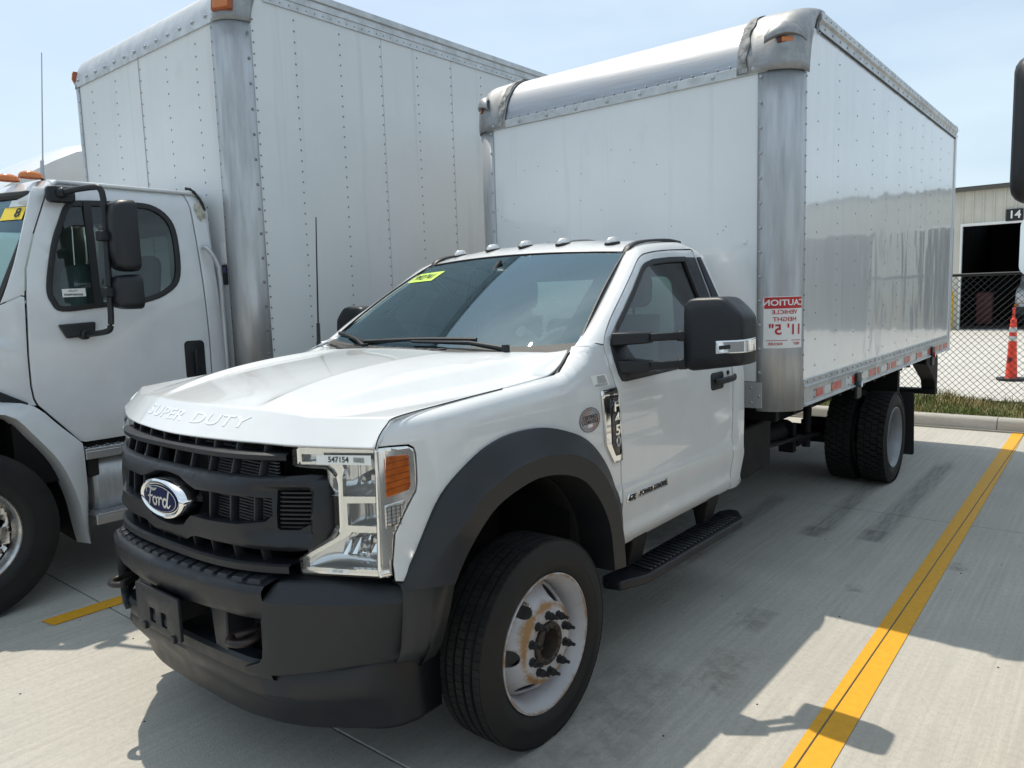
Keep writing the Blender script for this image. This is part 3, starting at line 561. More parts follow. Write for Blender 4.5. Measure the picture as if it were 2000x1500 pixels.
# ---- cab frame: A-pillar, roof rail, rear corner
seamP = [(.590, 1.526), (.631, 1.575), (.728, 1.648), (.871, 1.737), (1.022, 1.833), (1.128, 1.903), (1.163, 1.922), (1.20, 1.937), (1.24, 1.947), (1.357, 1.962), (1.526, 1.974), (1.70, 1.981), (1.808, 1.983), (1.819, 1.94), (1.827, 1.80), (1.832, 1.712), (1.862, 1.36), (1.872, 1.122), (1.858, .86), (1.878, .797), (1.869, .665), (1.896, .61), (1.884, .585)]
innP = [(.872, .475, 1.521), (.856, .565, 1.570), (.826, .69, 1.645), (.785, .84, 1.738), (.742, 1.0, 1.838), (.712, 1.135, 1.925), (.704, 1.19, 1.955), (.70, 1.235, 1.975), (.699, 1.29, 1.992), (.699, 1.37, 2.006), (.699, 1.53, 2.020), (.70, 1.70, 2.027), (.73, 1.82, 2.010), (.788, 1.897, 1.957), (.835, 1.935, 1.83), (sx(1.968, 1.706), 1.968, 1.706), (sx(2.0, 1.36), 2.012, 1.36), (sx(2, 1.11), 2.030, 1.11), (sx(2, .857), 2.014, .857), (sx(2, .78), 2.036, .775), (sx(2, .66), 2.008, .657), (sx(2, .607), 2.045, .607), (.965, 2.03, .575)]
for s, _ in SIDES:
    rows = []; n_ = 90
    P0 = resamp(cr([(sx(max(y, .6), z)+.0, y, z) for y, z in seamP], 4), n_) if 0 else None
    Pa = cr([(sx(max(y, .61), z), y, z) for y, z in seamP], 4); Pb = cr(innP, 4)
    r0 = []; r1 = []; r2_ = []; r3 = []; r4 = []
    for i, (p_, q_) in enumerate(zip(Pa, Pb)):
        p_ = Vector(p_); q_ = Vector(q_); t_ = i/(len(Pa)-1)
        front = 1 if p_.y < 1.75 and p_.z > 1.5 else 0
        bul = Vector((.014, 0, .010)) if front else Vector((.004, .0, 0))
        r0.append(p_-Vector((.02, 0, 0))); r1.append(p_); r2_.append(p_.lerp(q_, .35)+bul); r3.append(p_.lerp(q_, .72)+bul*.8); r4.append(q_)
    inn_ = [Vector(q_)-(Vector((.03, -.02 if v.y < 1.75 else .0, .02))) for q_, v in zip(Pb, [Vector(a_) for a_ in Pa])]
    rows = [[(s*v.x, v.y, v.z) for v in rr_] for rr_ in (r0, r1, r2_, r3, r4, inn_)]
    MB().grid(rows).build('cab_pillar', m_white, T, smooth=50)
    panel('pillar_trim', [(1.826, 1.938), (1.868, 1.940), (1.925, 1.71), (1.962, 1.40), (1.868, 1.40), (1.836, 1.712)], lambda y, z, s=s: (s*(sx(y, z)+.006+.006*math.sin(max(0, (1.97-y))*15)), y, z), (s, 0, 0), m_black, T, step=.1, thick=.008, bevel=.002)
# roof
def roofz(x, y):
    t_ = min(1, abs(x)/.70); front = np.interp(y, [1.10, 1.13, 1.18, 1.25, 1.35, 1.5, 1.7, 1.84, 1.90, 1.94], [1.968, 1.979, 2.005, 2.030, 2.045, 2.055, 2.058, 2.048, 2.025, 1.985]); edge = np.interp(y, [1.13, 1.19, 1.235, 1.29, 1.37, 1.53, 1.70, 1.82, 1.90, 1.94], [1.93, 1.955, 1.975, 1.992, 2.006, 2.020, 2.027, 2.010, 1.985, 1.955])
    rib = .006*(math.cos(x*2*math.pi/.30)*.5+.5)*min(1, max(0, (y-1.24)/.1)) if abs(x) < .6 else 0
    return front+(edge-front)*t_**2.2+rib
xs_ = np.linspace(-.70, .70, 43); rows = []
for k, yc in enumerate([0, .012, .03, .055, .09, .13, .18, .25, .33, .42, .5, .6, .66, .71, .75, .78, .80]):
    row = []
    for x in xs_:
        y0 = 1.130+.055*(abs(x)/.70)**2; y = y0+yc*(1.935-y0)/.80; row.append((x, y, roofz(x, y)))
    rows.append(row)
roof = MB().grid(rows).build('roof', m_white, T, smooth=60, solid=.012)
for s, _ in SIDES:
    pth = cr([(s*.703, 1.196, 1.951), (s*.702, 1.23, 1.982), (s*.700, 1.29, 2.002), (s*.700, 1.37, 2.016), (s*.700, 1.53, 2.029), (s*.70, 1.68, 2.034), (s*.705, 1.79, 2.026)], 4)
    MB().sweep(pth, [(-.020, -.006), (-.017, .005), (-.008, .009), (.008, .009), (.017, .005), (.020, -.006)]).build('roof_drip_rail', m_black, T)
for i, x in enumerate((-.56, -.26, 0, .26, .56)):
    y = 1.265+.05*(x/.6)**2; z = roofz(x, y)
    l_ = MB().lathe([(.058, 0), (.058, .008), (.050, .012)], (0, 0, 0), (0, 0, 1), 20)
    for q_ in range(len(l_.v)): vx, vy, vz = l_.v[q_]; l_.v[q_] = (x+vx*.62, y+vy*1.0, z-.004+vz+.10*vy)
    b_ = l_.build('marker_light', m_seal, T)
    e_ = MB().lathe([(.050, .010), (.047, .022), (.036, .033), (.018, .039), (.001, .040)], (0, 0, 0), (0, 0, 1), 18)
    e_.v = [(x+vx*.62, y+vy, z-.004+vz+.10*vy) for vx, vy, vz in e_.v]; e_.build('marker_lens', m_chrome if 0 else M('marker_lens', (.72, .72, .70), .12, .55, coat=1), b_)
# third brake light housing at the rear of the roof
MB().grid([[(x, y, roofz(0, min(y, 1.85))+h*(1-(x/.17)**2)**.5 if abs(x) < .17 else roofz(0, 1.85)-.004) for x in np.linspace(-.17, .17, 15)] for y, h in ((1.70, .0), (1.75, .026), (1.80, .036), (1.87, .036), (1.885, -.03))]).build('high_brake_light', m_black, T)
# back of cab with rear window
bw = rrect(-.62, .62, 1.45, 1.86, .07); bo = [(-.985, .60), (.985, .60), (.995, 1.2), (.975, 1.40), (.90, 1.66), (.79, 1.95), (.70, 1.985), (-.70, 1.985), (-.79, 1.95), (-.90, 1.66), (-.975, 1.40), (-.995, 1.2)]
cb_fn = lambda x, z: (x, 2.015-max(0, z-1.35)*.13, z)
bk = panel('cab_back', bo, cb_fn, (0, 1, 0), m_white, T, holes=[bw], step=.2, thick=.03)
panel('rear_window', bw, lambda x, z: (x, cb_fn(x, z)[1]-.012, z), (0, 1, 0), m_glass, bk, step=0, thick=0)
panel('rear_window_seal', rrect(-.63, .63, 1.44, 1.87, .075), lambda x, z: (x, cb_fn(x, z)[1]-.034, z), (0, -1, 0), m_seal, bk, holes=[rrect(-.60, .60, 1.47, 1.84, .06)], step=0, thick=.02)

# ---- windshield
def ws(u, v):           # u -1..1 across, v 0 bottom..1 top
    hw = .868+(.705-.868)*v; x = u*hw
    yb = .275+.235*abs(u)**2.2; zb = 1.497+.022*u*u; yt = 1.126+.062*u*u; zt = 1.977-.024*u*u
    bow = 4*v*(1-v)
    return (x, yb+(yt-yb)*v-.012*bow, zb+(zt-zb)*v+.016*bow)
US = np.linspace(-1, 1, 41); VS = np.linspace(0, 1, 21)
wsh = MB().grid([[ws(u, v) for u in US] for v in VS]).build('windshield', m_wglass, T, smooth=180)
frit_in = [(-.90, .075), (.90, .075)]+[(.905, .6), (.895, .80), (.87, .865), (.80, .905), (.60, .915), (.32, .918), (.27, .90), (.22, .855), (.12, .835), (-.12, .835), (-.22, .855), (-.27, .90), (-.32, .918), (-.60, .915), (-.80, .905), (-.87, .865), (-.895, .80), (-.905, .6)]
def ws_in(u, v):
    p_ = Vector(ws(u, v)); return (p_.x, p_.y+.004, p_.z-.005)
panel('windshield_border', [(-1, 0), (1, 0), (1, 1), (-1, 1)], ws_in, (0, -1, 1), m_frit, wsh, holes=[frit_in], step=.06, thick=0)
for s, _ in SIDES:  # rubber edge
    MB().tube([Vector(ws(s*1.0, v))+Vector((s*.004, -.002, .003)) for v in np.linspace(0, 1, 16)], .0055, 6).build('windshield_seal', m_seal, wsh)
MB().tube([Vector(ws(u, 1.0))+Vector((0, .002, .003)) for u in np.linspace(-1, 1, 24)], .005, 6).build('windshield_seal', m_seal, wsh)
# sticker on passenger side of the glass
def wsp(u, v, d=.0025):
    p_ = Vector(ws(u, v)); return (p_.x, p_.y-d*.6, p_.z+d*.8)
stk = MB().grid([[wsp(u, v) for u in np.linspace(-.94, -.58, 7)] for v in (.725, .79, .855)]).build('windshield_sticker', m_green, wsh)
text_obj('992741', lambda a, b: wsp(-.765+a, .785+b, .0045), m_ink, stk, size=.105, xs=.90, offset=.0016, out=(0, -1, 1))
# ---- cowl and wipers
crow = []
cowl_x = np.linspace(-.87, .87, 59)
def hood_rear(x):
    ax = abs(x); return (np.interp(ax, [0, .35, .42, .535, .745, .845, .87], [.215, .19, .20, .29, .40, .415, .42]), np.interp(ax, [0, .35, .42, .535, .745, .845, .87], [1.519, 1.508, 1.498, 1.50, 1.484, 1.492, 1.494]))
rows = [[], [], [], [], []]
for x in cowl_x:
    hy, hz = hood_rear(x); u = max(-1, min(1, x/.868)); wy, wz = ws(u, 0)[1:]
    rows[0].append((x, hy-.04, hz-.03)); rows[1].append((x, hy-.004, hz-.002)); rows[2].append((x, hy+(wy-hy)*.3, max(hz, 1.497)+.003)); rows[3].append((x, hy+(wy-hy)*.85, wz+.004)); rows[4].append((x, wy+.05, wz+.026))
m_cowl = M('cowl_plastic', (.055, .052, .05), .65, bump=.3, bscale=600, bdist=.0005)
cowl = MB().grid(rows).build('cowl', m_cowl, T, smooth=30)
for k in range(18):
    x = -.72+k*.058
    if abs(x) > .74: continue
    hy, hz = hood_rear(x); wy = ws(x/.868, 0)[1]
    y0 = hy+.012; y1 = max(y0+.02, wy-.012)
    MB().obox((x, (y0+y1)/2, 1.512), Vector((.017, .008, 0)), Vector((0, (y1-y0)/2, .002)), (0, 0, .004)).build('cowl_louver', m_seal, cowl, bevel=.002)
def wiper(piv, tip, blade_a, blade_b):
    r_ = MB(); pv = Vector(piv); tp = Vector(tip); 
    mid_ = pv.lerp(tp, .35)+Vector((0, -.01, .022))
    wv = r_.tube([pv, mid_, tp+Vector((0, -.006, .016))], [.013, .010, .006], 8); wv.cyl(pv-Vector((0, 0, .02)), pv+Vector((0, 0, .02)), .018, 12)
    wo = wv.build('wiper', m_black, T)
    A_, B_ = Vector(blade_a), Vector(blade_b)
    MB().sweep([A_.lerp(B_, t)+Vector((0, -.004, .012+.006*math.sin(math.pi*t))) for t in np.linspace(0, 1, 9)], [(-.006, -.010), (-.008, .004), (0, .010), (.008, .004), (.006, -.010)]).build('wiper_blade', m_seal, wo)
wiper((.60, .335, 1.515), ws(.02, .055), ws(-.42, .045), ws(.46, .075))
wiper((-.30, .285, 1.510), ws(-.78, .075), ws(-.98, .075), ws(-.42, .04))
# antenna on the passenger fender
an = MB().tube([(-.895, .435, 1.50), (-.895, .437, 1.53), (-.895, .44, 1.63)], [.016, .012, .010], 8).build('antenna', m_black, T)
MB().tube([(-.895, .44, 1.63), (-.895, .455, 1.95), (-.895, .47, 2.235)], [.0055, .0045, .0035], 6).build('antenna_mast', m_black, an)

# ---- door mirrors
mir = [(1.188, 1.654), (1.199, 1.697), (1.229, 1.714), (1.30, 1.7165), (1.37, 1.715), (1.41, 1.689), (1.457, 1.639), (1.465, 1.60), (1.469, 1.537), (1.470, 1.438), (1.462, 1.425), (1.434, 1.416), (1.249, 1.39), (1.22, 1.39), (1.201, 1.397), (1.186, 1.422)]
for s, dx in ((1, 0), (-1, -.17)):
    O_ = cr(mir, 3, closed=True); c_ = np.array([1.33, 1.555])
    def ring(sc, y): return [(s*(c_[0]+(p_[0]-c_[0])*sc+dx), y, c_[1]+(p_[1]-c_[1])*sc) for p_ in O_]
    rws = [ring(.60, .868), ring(.90, .871), ring(.965, .879), ring(.992, .895), ring(1.0, .92), ring(1.0, 1.0), ring(.985, 1.035), ring(.95, 1.045), ring(.93, 1.02), ring(.5, 1.02)]
    mb_ = MB(); mb_.grid(rws, cu=True); n0 = len(O_); mb_.f.append(tuple(range(n0))); mb_.f.append(tuple(range(len(mb_.v)-n0, len(mb_.v))))
    mo = mb_.build('side_mirror', m_black, T, smooth=50)
    panel('mirror_glass', [(p_[0]*.0+c_[0]+(p_[0]-c_[0])*.92, c_[1]+(p_[1]-c_[1])*.92) for p_ in O_], lambda a, b: (s*(a+dx), 1.026, b), (0, 1, 0), m_chrome, mo, step=0, thick=0)
    # cover split line: thin dark groove band
    MB().tube([(s*(x_+dx), y_, z_) for x_, y_, z_ in ((1.1865, .935, 1.594), (1.192, .901, 1.595), (1.21, .883, 1.5965), (1.27, .8735, 1.602), (1.38, .8735, 1.611), (1.44, .884, 1.616), (1.459, .902, 1.617), (1.4665, .935, 1.617))], .0014, 5).build('cover_seam', m_ink, mo)
    # turn signal
    tl = [[(s*(x_+dx), y_, z_) for x_, y_ in ((1.350, .866), (1.40, .866), (1.445, .868), (1.473, .877), (1.486, .902), (1.488, .95))] for z_ in (1.470, 1.476, 1.520, 1.527)]
    tl = [[(p_[0], p_[1], p_[2]+.012*(k_/5)) for k_, p_ in enumerate(rw_)] for rw_ in tl]
    MB().grid(tl).build('turn_signal', M('signal_lens', (.75, .76, .77), .08, .75, coat=1), mo, smooth=30, solid=.014, soff=0, bevel=.003)
    MB().obox((s*(1.392+dx), .8595, 1.500), (.026, 0, .003), (0, .002, 0), (0, 0, .009)).build('signal_inset', m_int, mo, bevel=.002)
    # arms
    MB().prism([(.615, 1.575), (.90, 1.565), (.90, 1.515), (.68, 1.51), (.635, 1.52)], lambda a, b, d: (s*d, a-.0, b), .955, 1.0) if 0 else None
    for z0, z1, zz in ((1.512, 1.572, 1.546), (1.386, 1.450, 1.418)):
        ab = MB(); ab.add([(s*x_, y_, z_) for x_, y_, z_ in ((.955, .64, z0), (.955, .64, z1), (.955, .80, z1), (.955, .80, z0), (1.095, .735, zz-.025), (1.095, .735, zz+.024), (1.085, .800, zz+.024), (1.085, .800, zz-.025))], [(0, 1, 2, 3), (4, 5, 6, 7), (0, 1, 5, 4), (1, 2, 6, 5), (2, 3, 7, 6), (3, 0, 4, 7)])
        ab.build('mirror_arm_base', m_black, mo, bevel=.008)
        MB().beam((s*1.07, .755, zz), (s*(1.205+dx), .905, zz+.002), .030, .036).build('mirror_arm', m_black, mo, bevel=.007)
        MB().beam((s*(1.165+dx), .868, zz), (s*(1.195+dx), .90, zz), .042, .046).build('arm_collar', m_black, mo, bevel=.007)

# ---- badges on the driver's and passenger side
def sidefn(s, y0, z0, off, dirn=1): return lambda a, b: (s*(sx(y0+dirn*a*1.0, z0+b)+off), y0+dirn*a, z0+b)
for s, _ in SIDES:
    bo_ = [(.478, 1.326), (.482, 1.335), (.606, 1.338), (.612, 1.31), (.628, 1.10), (.636, 1.02), (.634, 1.003), (.572, 1.000), (.562, 1.006), (.505, 1.090), (.500, 1.10)]
    bd = panel('fender_badge', bo_, side(s, .012), (s, 0, 0), m_chrome, T, step=.05, thick=.014, bevel=.004)
    panel('badge_field', [(.533, 1.290), (.598, 1.292), (.616, 1.11), (.622, 1.045), (.618, 1.034), (.576, 1.034), (.545, 1.085), (.541, 1.10)], side(s, .0135), (s, 0, 0), m_gloss, bd, step=.05, thick=.002)
    panel('badge_vent', [(.497, 1.326), (.602, 1.329), (.603, 1.318), (.505, 1.315)], side(s, .0135), (s, 0, 0), m_gloss, bd, step=.05, thick=.002)
    for ch, zz in (('F', 1.255), ('4', 1.200), ('5', 1.147), ('0', 1.096)):
        text_obj(ch, (lambda a, b, zz=zz: (s*(sx(.575, zz)+.015), .576+.007*(1.255-zz)/.05*.6+(a if s > 0 else -a), zz+b)), m_chrome, bd, thick=.003, size=.066, xs=1.22, offset=.0015, out=(s, 0, 0))
    text_obj('XL', lambda a, b: (s*(sx(.55, 1.304)+.0133), .556+(a if s > 0 else -a), 1.304+b), m_ink, bd, size=.026, xs=1.2, offset=.0006, out=(s, 0, 0))
    pb = panel('engine_badge', [(.776, .797), (.772, .832), (1.056, .832), (1.062, .797)], side(s, .006), (s, 0, 0), m_chrome, doors[s], step=.06, thick=.008, bevel=.002)
    panel('badge_field', [(.782, .801), (.779, .828), (1.052, .828), (1.056, .801)], side(s, .0068), (s, 0, 0), m_gloss, pb, step=.06, thick=.001) if 0 else None
    text_obj('POWER STROKE', sidefn(s, .916, .8145, .0068, 1 if s > 0 else -1), m_ink, pb, size=.031, xs=1.16, offset=.0012, thick=.001, out=(s, 0, 0))
    panel('engine_badge', [(.668, .799), (.684, .832), (.762, .830), (.752, .793)], side(s, .005), (s, 0, 0), m_chrome, doors[s], step=.06, thick=.006, bevel=.002)
    text_obj('6.7L', sidefn(s, .716, .813, .0068, 1 if s > 0 else -1), m_ink, doors[s], 'engine_badge_lettering', size=.034, xs=1.05, offset=.0016, shear=.2 if s > 0 else -.2, thick=.001, out=(s, 0, 0))
m_holo = M('foil_label', (.42, .45, .50), .3, .5, var=.6, vscale=14, vcol=(.50, .30, .22)) 
rd = panel('clean_idle_label', circle(.387, 1.222, .077, 28, .052), side(1, .0018), (1, 0, 0), m_holo, T, step=.05, thick=0)
panel('label_ring', circle(.387, 1.222, .077, 28, .052), side(1, .0026), (1, 0, 0), m_ink, rd, holes=[circle(.387, 1.222, .0735, 28, .0497)], step=0, thick=0)
panel('label_ring', circle(.387, 1.222, .062, 28, .042), side(1, .0026), (1, 0, 0), m_ink, rd, holes=[circle(.387, 1.222, .0605, 28, .041)], step=0, thick=0)
text_obj('CERTIFIED', sidefn(1, .387, 1.232, .003), m_ink, rd, size=.023, offset=.0004, out=(1, 0, 0)); text_obj('CLEAN IDLE', sidefn(1, .387, 1.213, .003), m_ink, rd, size=.023, offset=.0004, out=(1, 0, 0))
panel('label_patch', [(.37, 1.19), (.405, 1.19), (.405, 1.203), (.37, 1.203)], side(1, .003), (1, 0, 0), m_white_flat, rd, step=0, thick=0)
pl = panel('paper_label', [(.423, 1.402), (.545, 1.402), (.563, 1.350), (.437, 1.348)], side(1, .0015), (1, 0, 0), m_white_flat, T, step=.03, thick=0)
for k in range(7): panel('print_line', [(.47+.0, 1.395-k*.0045), (.53+.002*k, 1.395-k*.0045), (.53+.002*k, 1.3932-k*.0045), (.47, 1.3932-k*.0045)], side(1, .0022), (1, 0, 0), m_ink, pl, step=0, thick=0)
for k in range(3): panel('print_line', [(.445, 1.362-k*.004), (.545, 1.362-k*.004), (.545, 1.3606-k*.004), (.445, 1.3606-k*.004)], side(1, .0022), (1, 0, 0), m_ink, pl, step=0, thick=0)

# ---- interior
MB().box(-.90, .90, .55, 1.95, .80, .86).build('cab_floor', m_int, T, smooth=0)
dash = MB(); prof = [(.50, 1.30), (.48, 1.44), (.52, 1.475), (.66, 1.485), (.80, 1.46), (.86, 1.42), (.86, 1.28), (.80, 1.05), (.60, .9)]
dash.grid([[(x, y, z) for y, z in prof] for x in np.linspace(-.88, .88, 9)]); dash.build('dashboard', m_int, T)
MB().grid([[(x, y, 1.505-.02*abs(x)-.04*(y-.74)/.1*(y > .74)) for x in np.linspace(.20, .62, 9)] for y in (.60, .66, .74, .84)]).build('instrument_hood', m_int, T, solid=.04)
stw = MB(); c_ = Vector((.40, 1.0, 1.40)); ax = Vector((0, -.86, .50)).normalized(); a_, b_, _d = frame(ax)
stw.tube([c_+a_*.19*math.cos(t)+b_*.19*math.sin(t) for t in [2*math.pi*k/36 for k in range(36)]], .016, 8, closed=True)
for t in (0, math.pi, -math.pi/2): stw.beam(c_, c_+(a_*math.cos(t)+b_*math.sin(t))*.185, .045, .02, ax)
stw.dome(c_+ax*.0, -ax, .075, .03, 14); stw.cyl(c_-ax*.0, c_+ax*.35, .03, 10); stw.build('steering_wheel', M('wheel_grey', (.40, .41, .42), .5), T)
def seat(x, w_, parts=True):
    r_ = MB(); rows = []
    for t, y, dpt in ((0, 1.50, .10), (.12, 1.49, .13), (.5, 1.56, .12), (.9, 1.63, .10), (1.0, 1.66, .04)):
        z = 1.0+t*.62; hw = w_/2*(1-.12*max(0, t-.6)/.4)
        rows.append([(x+hw*math.sin(a)*abs(math.sin(a))**-.4 if abs(math.sin(a)) > 1e-6 else x, y-dpt*.5*math.cos(a)+.0, z) for a in [2*math.pi*k/20 for k in range(20)]])
    r_.grid(rows, cu=True); r_.f.append(tuple(range(len(r_.v)-20, len(r_.v))))
    r_.box(x-w_/2, x+w_/2, 1.05, 1.55, .88, 1.04); so_ = r_.build('seat', m_seat, T, smooth=60, bevel=.02)
    h_ = MB(); h_.prism(rrect(-.15, .15, 1.66, 1.86, .06), lambda a, b, d: (x+a, d+(b-1.66)*.1, b), 1.63, 1.72); h_.cyl((x-.05, 1.68, 1.55), (x-.05, 1.68, 1.70), .008).cyl((x+.05, 1.68, 1.55), (x+.05, 1.68, 1.70), .008); h_.build('headrest', m_seat, so_, bevel=.03, bseg=3)
seat(.42, .54); seat(-.42, .54)
MB().prism(rrect(-.13, .13, 1.0, 1.60, .05), lambda a, b, d: (a, d+(b-1)*.2, b), 1.50, 1.58).build('centre_seat', m_seat, T, bevel=.02)
MB().prism(rrect(-.13, .13, -.036, .036, .03), lambda a, b, d: (a, .93+d+.0, 1.845+b), 0, .03).cyl((0, .95, 1.87), (0, 1.03, 1.945), .012).build('rear_view_mirror', m_int, T)
hb = MB().sweep(cr([(-.80, .86, 1.66), (-.775, .87, 1.655), (-.755, .93, 1.70), (-.735, 1.02, 1.765), (-.745, 1.06, 1.80), (-.765, 1.05, 1.80)], 4), [(-.014, -.014), (.014, -.014), (.014, .014), (-.014, .014)]).build('grab_handle', m_intgrey, T, bevel=.004)
for s, _ in SIDES:
    panel('door_lining', [(.62, .70), (.62, 1.352), (1.735, 1.372), (1.86, 1.372), (1.86, .66)], side(s, -.055), (-s, 0, 0), m_int, doors[s], step=.2, thick=0)
    rows = [[(s*(Vector(q_).x-.05), Vector(q_).y+.05, Vector(q_).z-.02) for q_ in innP[:13]], [(s*(sx(max(.61, y), z)-.05), y, z) for y, z in seamP[:13]]]
    MB().grid(rows).build('pillar_lining', m_intgrey, T)
rows = [[(x, 1.20+t*.70+.03*abs(x), roofz(x, 1.20+t*.70)-.035) for x in np.linspace(-.72, .72, 9)] for t in np.linspace(0, 1, 7)]
MB().grid(rows).build('headliner', m_intgrey, T)
panel('back_lining', [(-.92, .86), (.92, .86), (.93, 1.38), (.78, 1.93), (-.78, 1.93), (-.93, 1.38)], lambda x, z: (x, cb_fn(x, z)[1]-.05, z), (0, -1, 0), m_intgrey, T, holes=[rrect(-.60, .60, 1.47, 1.84, .06)], step=0, thick=0)
# ================================================================ main truck: front end
def gx(x): return .11*(abs(x)/(.6 if x > 0 else .635))**3.2
_fa = smooth_tab([.80, .85, .95, 1.05, 1.15, 1.25, 1.3], [-.92, -.93, -.945, -.945, -.93, -.90, -.89], .02)
def fy(x, z): return _fa(z)+gx(max(-.74, min(x, .74)))
def front(off=0.0): return lambda x, z: (x, fy(x, z)+off, z)
GR = MB().add([(-.72, -.62, .80), (.72, -.62, .80), (.72, -.62, 1.29), (-.72, -.62, 1.29)], [(0, 1, 2, 3)]).build('grille', M('grille_shadow_box', (.008, .008, .009), .8), T, smooth=0)
# closed surround behind the bars
MB().grid([[(x, fy(x, 1.25)+.06, 1.272) for x in np.linspace(-.62, .62, 25)], [(x, -.62, 1.285) for x in np.linspace(-.62, .62, 25)]]).grid([[(x, fy(x, .86)+.05, .84) for x in np.linspace(-.62, .62, 25)], [(x, -.62, .82) for x in np.linspace(-.62, .62, 25)]]).build('grille_shroud', m_frame, GR)
# condenser fins
cf = MB(); m_cond = M('condenser', (.16, .16, .16), .5, .3)
for k in range(28): cf.box(.06, .52, -.80, -.79, .93+k*.0115, .9345+k*.0115)
cf.build('condenser_fins', m_cond, GR, smooth=0, kind='stuff')
for x_ in (-.50, .30): MB().box(x_, x_+.04, -.70, -.655, .88, 1.27).build('latch_support', m_frame, GR, smooth=0)
# big bezel, symmetric outline in (x,z)
bz_r = [(0, 1.172), (.20, 1.172), (.46, 1.172), (.595, 1.174), (.66, 1.180), (.690, 1.176), (.710, 1.159), (.720, 1.119), (.722, 1.005), (.714, .972), (.70, .955), (.652, .928), (.62, .920), (.59, .916), (.50, .918), (.374, .932), (.20, .934)]
low_c = [(.17, .930), (.12, .908), (.05, .896), (0, .894)]
br_ = bz_r+low_c; bez = [(-x, z) for x, z in br_[::-1][:-1]] ; bez = br_+[(-x, z) for x, z in br_[::-1][1:-1]]
op_r = [(.205, 1.104), (.30, 1.107), (.46, 1.104), (.532, 1.097), (.536, 1.040), (.515, 1.018), (.42, 1.008), (.286, 1.005), (.175, 1.006), (.15, .990)]
opn = op_r+[(.12, .964), (.06, .952), (0, .949), (-.06, .952), (-.12, .964)]+[(-x, z) for x, z in op_r[::-1]]+[(-.15, 1.118), (-.09, 1.138), (0, 1.145), (.09, 1.138), (.15, 1.118)]
lou = lambda sgn: [(sgn*x, z) for x, z in ((.548, 1.124), (.645, 1.126), (.653, 1.118), (.656, 1.019), (.650, 1.010), (.624, .994), (.616, .990), (.556, .990), (.549, .998))]
def bezf(x, z):
    # beveled rim: set back towards the outline, proud in the band middle
    y = fy(x, z); d1 = min(abs(z-1.172), abs(z-.916 if abs(x) > .2 else z-.894)); d2 = abs(.722-abs(x)); d = min(d1, d2*1.0); k = max(0, 1-d/.022); y += .022*k*k
    # scooped corner towards the louvre pocket
    if abs(x) > .44:
        t_ = min(1, max(0, (abs(x)-.44)/.10)); inz = 1.0 if .955 < z < 1.140 else 0
        zt = max(0, min(1, (1.146-z)/.02))*max(0, min(1, (z-.950)/.03)); xr = max(0, min(1, (.672-abs(x))/.018)); y += .028*t_*zt*xr
    return (x, y, z)
BZ = panel('grille_bezel', bez, bezf, (0, -1, 0), m_black, GR, holes=[opn, lou(1), lou(-1)], step=.02, thick=.05, bevel=.004, smooth=60)
def vbar(x, z0, z1, off=.03, w_=.013, dep=.022, nm='grille_bar'):
    MB().prism([(-w_/2, 0), (-w_*.3, -.008), (w_*.3, -.008), (w_/2, 0), (w_/2, dep), (-w_/2, dep)], lambda a, b, d: (x+a, fy(x, d)+off+b, d), z0, z1).build(nm, m_black, GR)
for k in range(-4, 5):
    x = k*.12
    vbar(x, 1.16, 1.235); vbar(x+(.0), 1.235, 1.285, .035)
    vbar(x, .845, .935, .035)
for x in (.25, .36, .465): 
    for s in (-1, 1): vbar(s*x, 1.0, 1.11, .035)
def hbar(z, h, off, x1, dep, nm, taper=.0):
    xs_ = np.linspace(-x1, x1, 41); rws = []
    for (dy, dz) in ((dep, h/2), (.012, h/2), (.0, h/2-.006), (0, -h/2+.004), (.006, -h/2), (dep, -h/2)):
        rws.append([(x, fy(x, z)+off+dy, z+dz) for x in xs_])
    MB().grid(rws, cv=True).build(nm, m_black, GR, smooth=25)
hbar(1.2365, .026, -.004, .585, .07, 'grille_bar'); hbar(.860, .032, -.014, .60, .08, 'grille_bar')
for s in (-1, 1):   # louvre slats in the corner pockets
    pk = MB().add([(s*x, fy(x, z)+.062, z) for x, z in ((.535, .985), (.67, .985), (.67, 1.13), (.535, 1.13))], [(0, 1, 2, 3)]).build('louver_pocket', m_ink, GR, smooth=0)
    for k in range(9):
        z = .998+k*.0145; x0 = .552; x1 = .652 if z > 1.015 else .652-(1.015-z)*1.3
        MB().grid([[(s*x, fy(x, z)+.038+dy, z+dz) for x in np.linspace(x0, x1, 6)] for dy, dz in ((0, -.003), (-.002, .003), (.02, .006), (.02, 0))], cv=True).build('louver_slat', m_black, GR, smooth=0)
# oval emblem
EC = (0.0, 1.048)
def oval(rx, rz, off, dome=0): return lambda r, t: (EC[0]+rx*r*math.cos(t), fy(0, 1.05)-off-dome*(1-r*r), EC[1]+rz*r*math.sin(t))
def ring_obj(name, loops, mat, par, cap=True):
    n_ = 56; rws = [[f_(r, 2*math.pi*k/n_) for k in range(n_)] for f_, r in loops]; mb_ = MB(); mb_.grid(rws, cu=True)
    if cap: mb_.f.append(tuple(range(len(mb_.v)-n_, len(mb_.v))))
    return mb_.build(name, mat, par, smooth=40)
EM = ring_obj('emblem', [(oval(.158, .0745, -.06), 1), (oval(.158, .0745, .012), 1), (oval(.154, .072, .020), 1), (oval(.146, .065, .024), 1), (oval(.135, .056, .019), 1), (oval(.133, .055, .019), 1)], m_chrome, GR)
ring_obj('emblem_field', [(oval(.130, .0525, .0200), 1), (oval(.130, .0525, .0215, .004), .98), (oval(.130, .0525, .0215, .004), .5), (oval(.130, .0525, .0215, .004), .02)], m_blue, EM)
ring_obj('emblem_line', [(oval(.1235, .0480, .0235), 1), (oval(.121, .0458, .0238), 1)], m_silver, EM, cap=False)
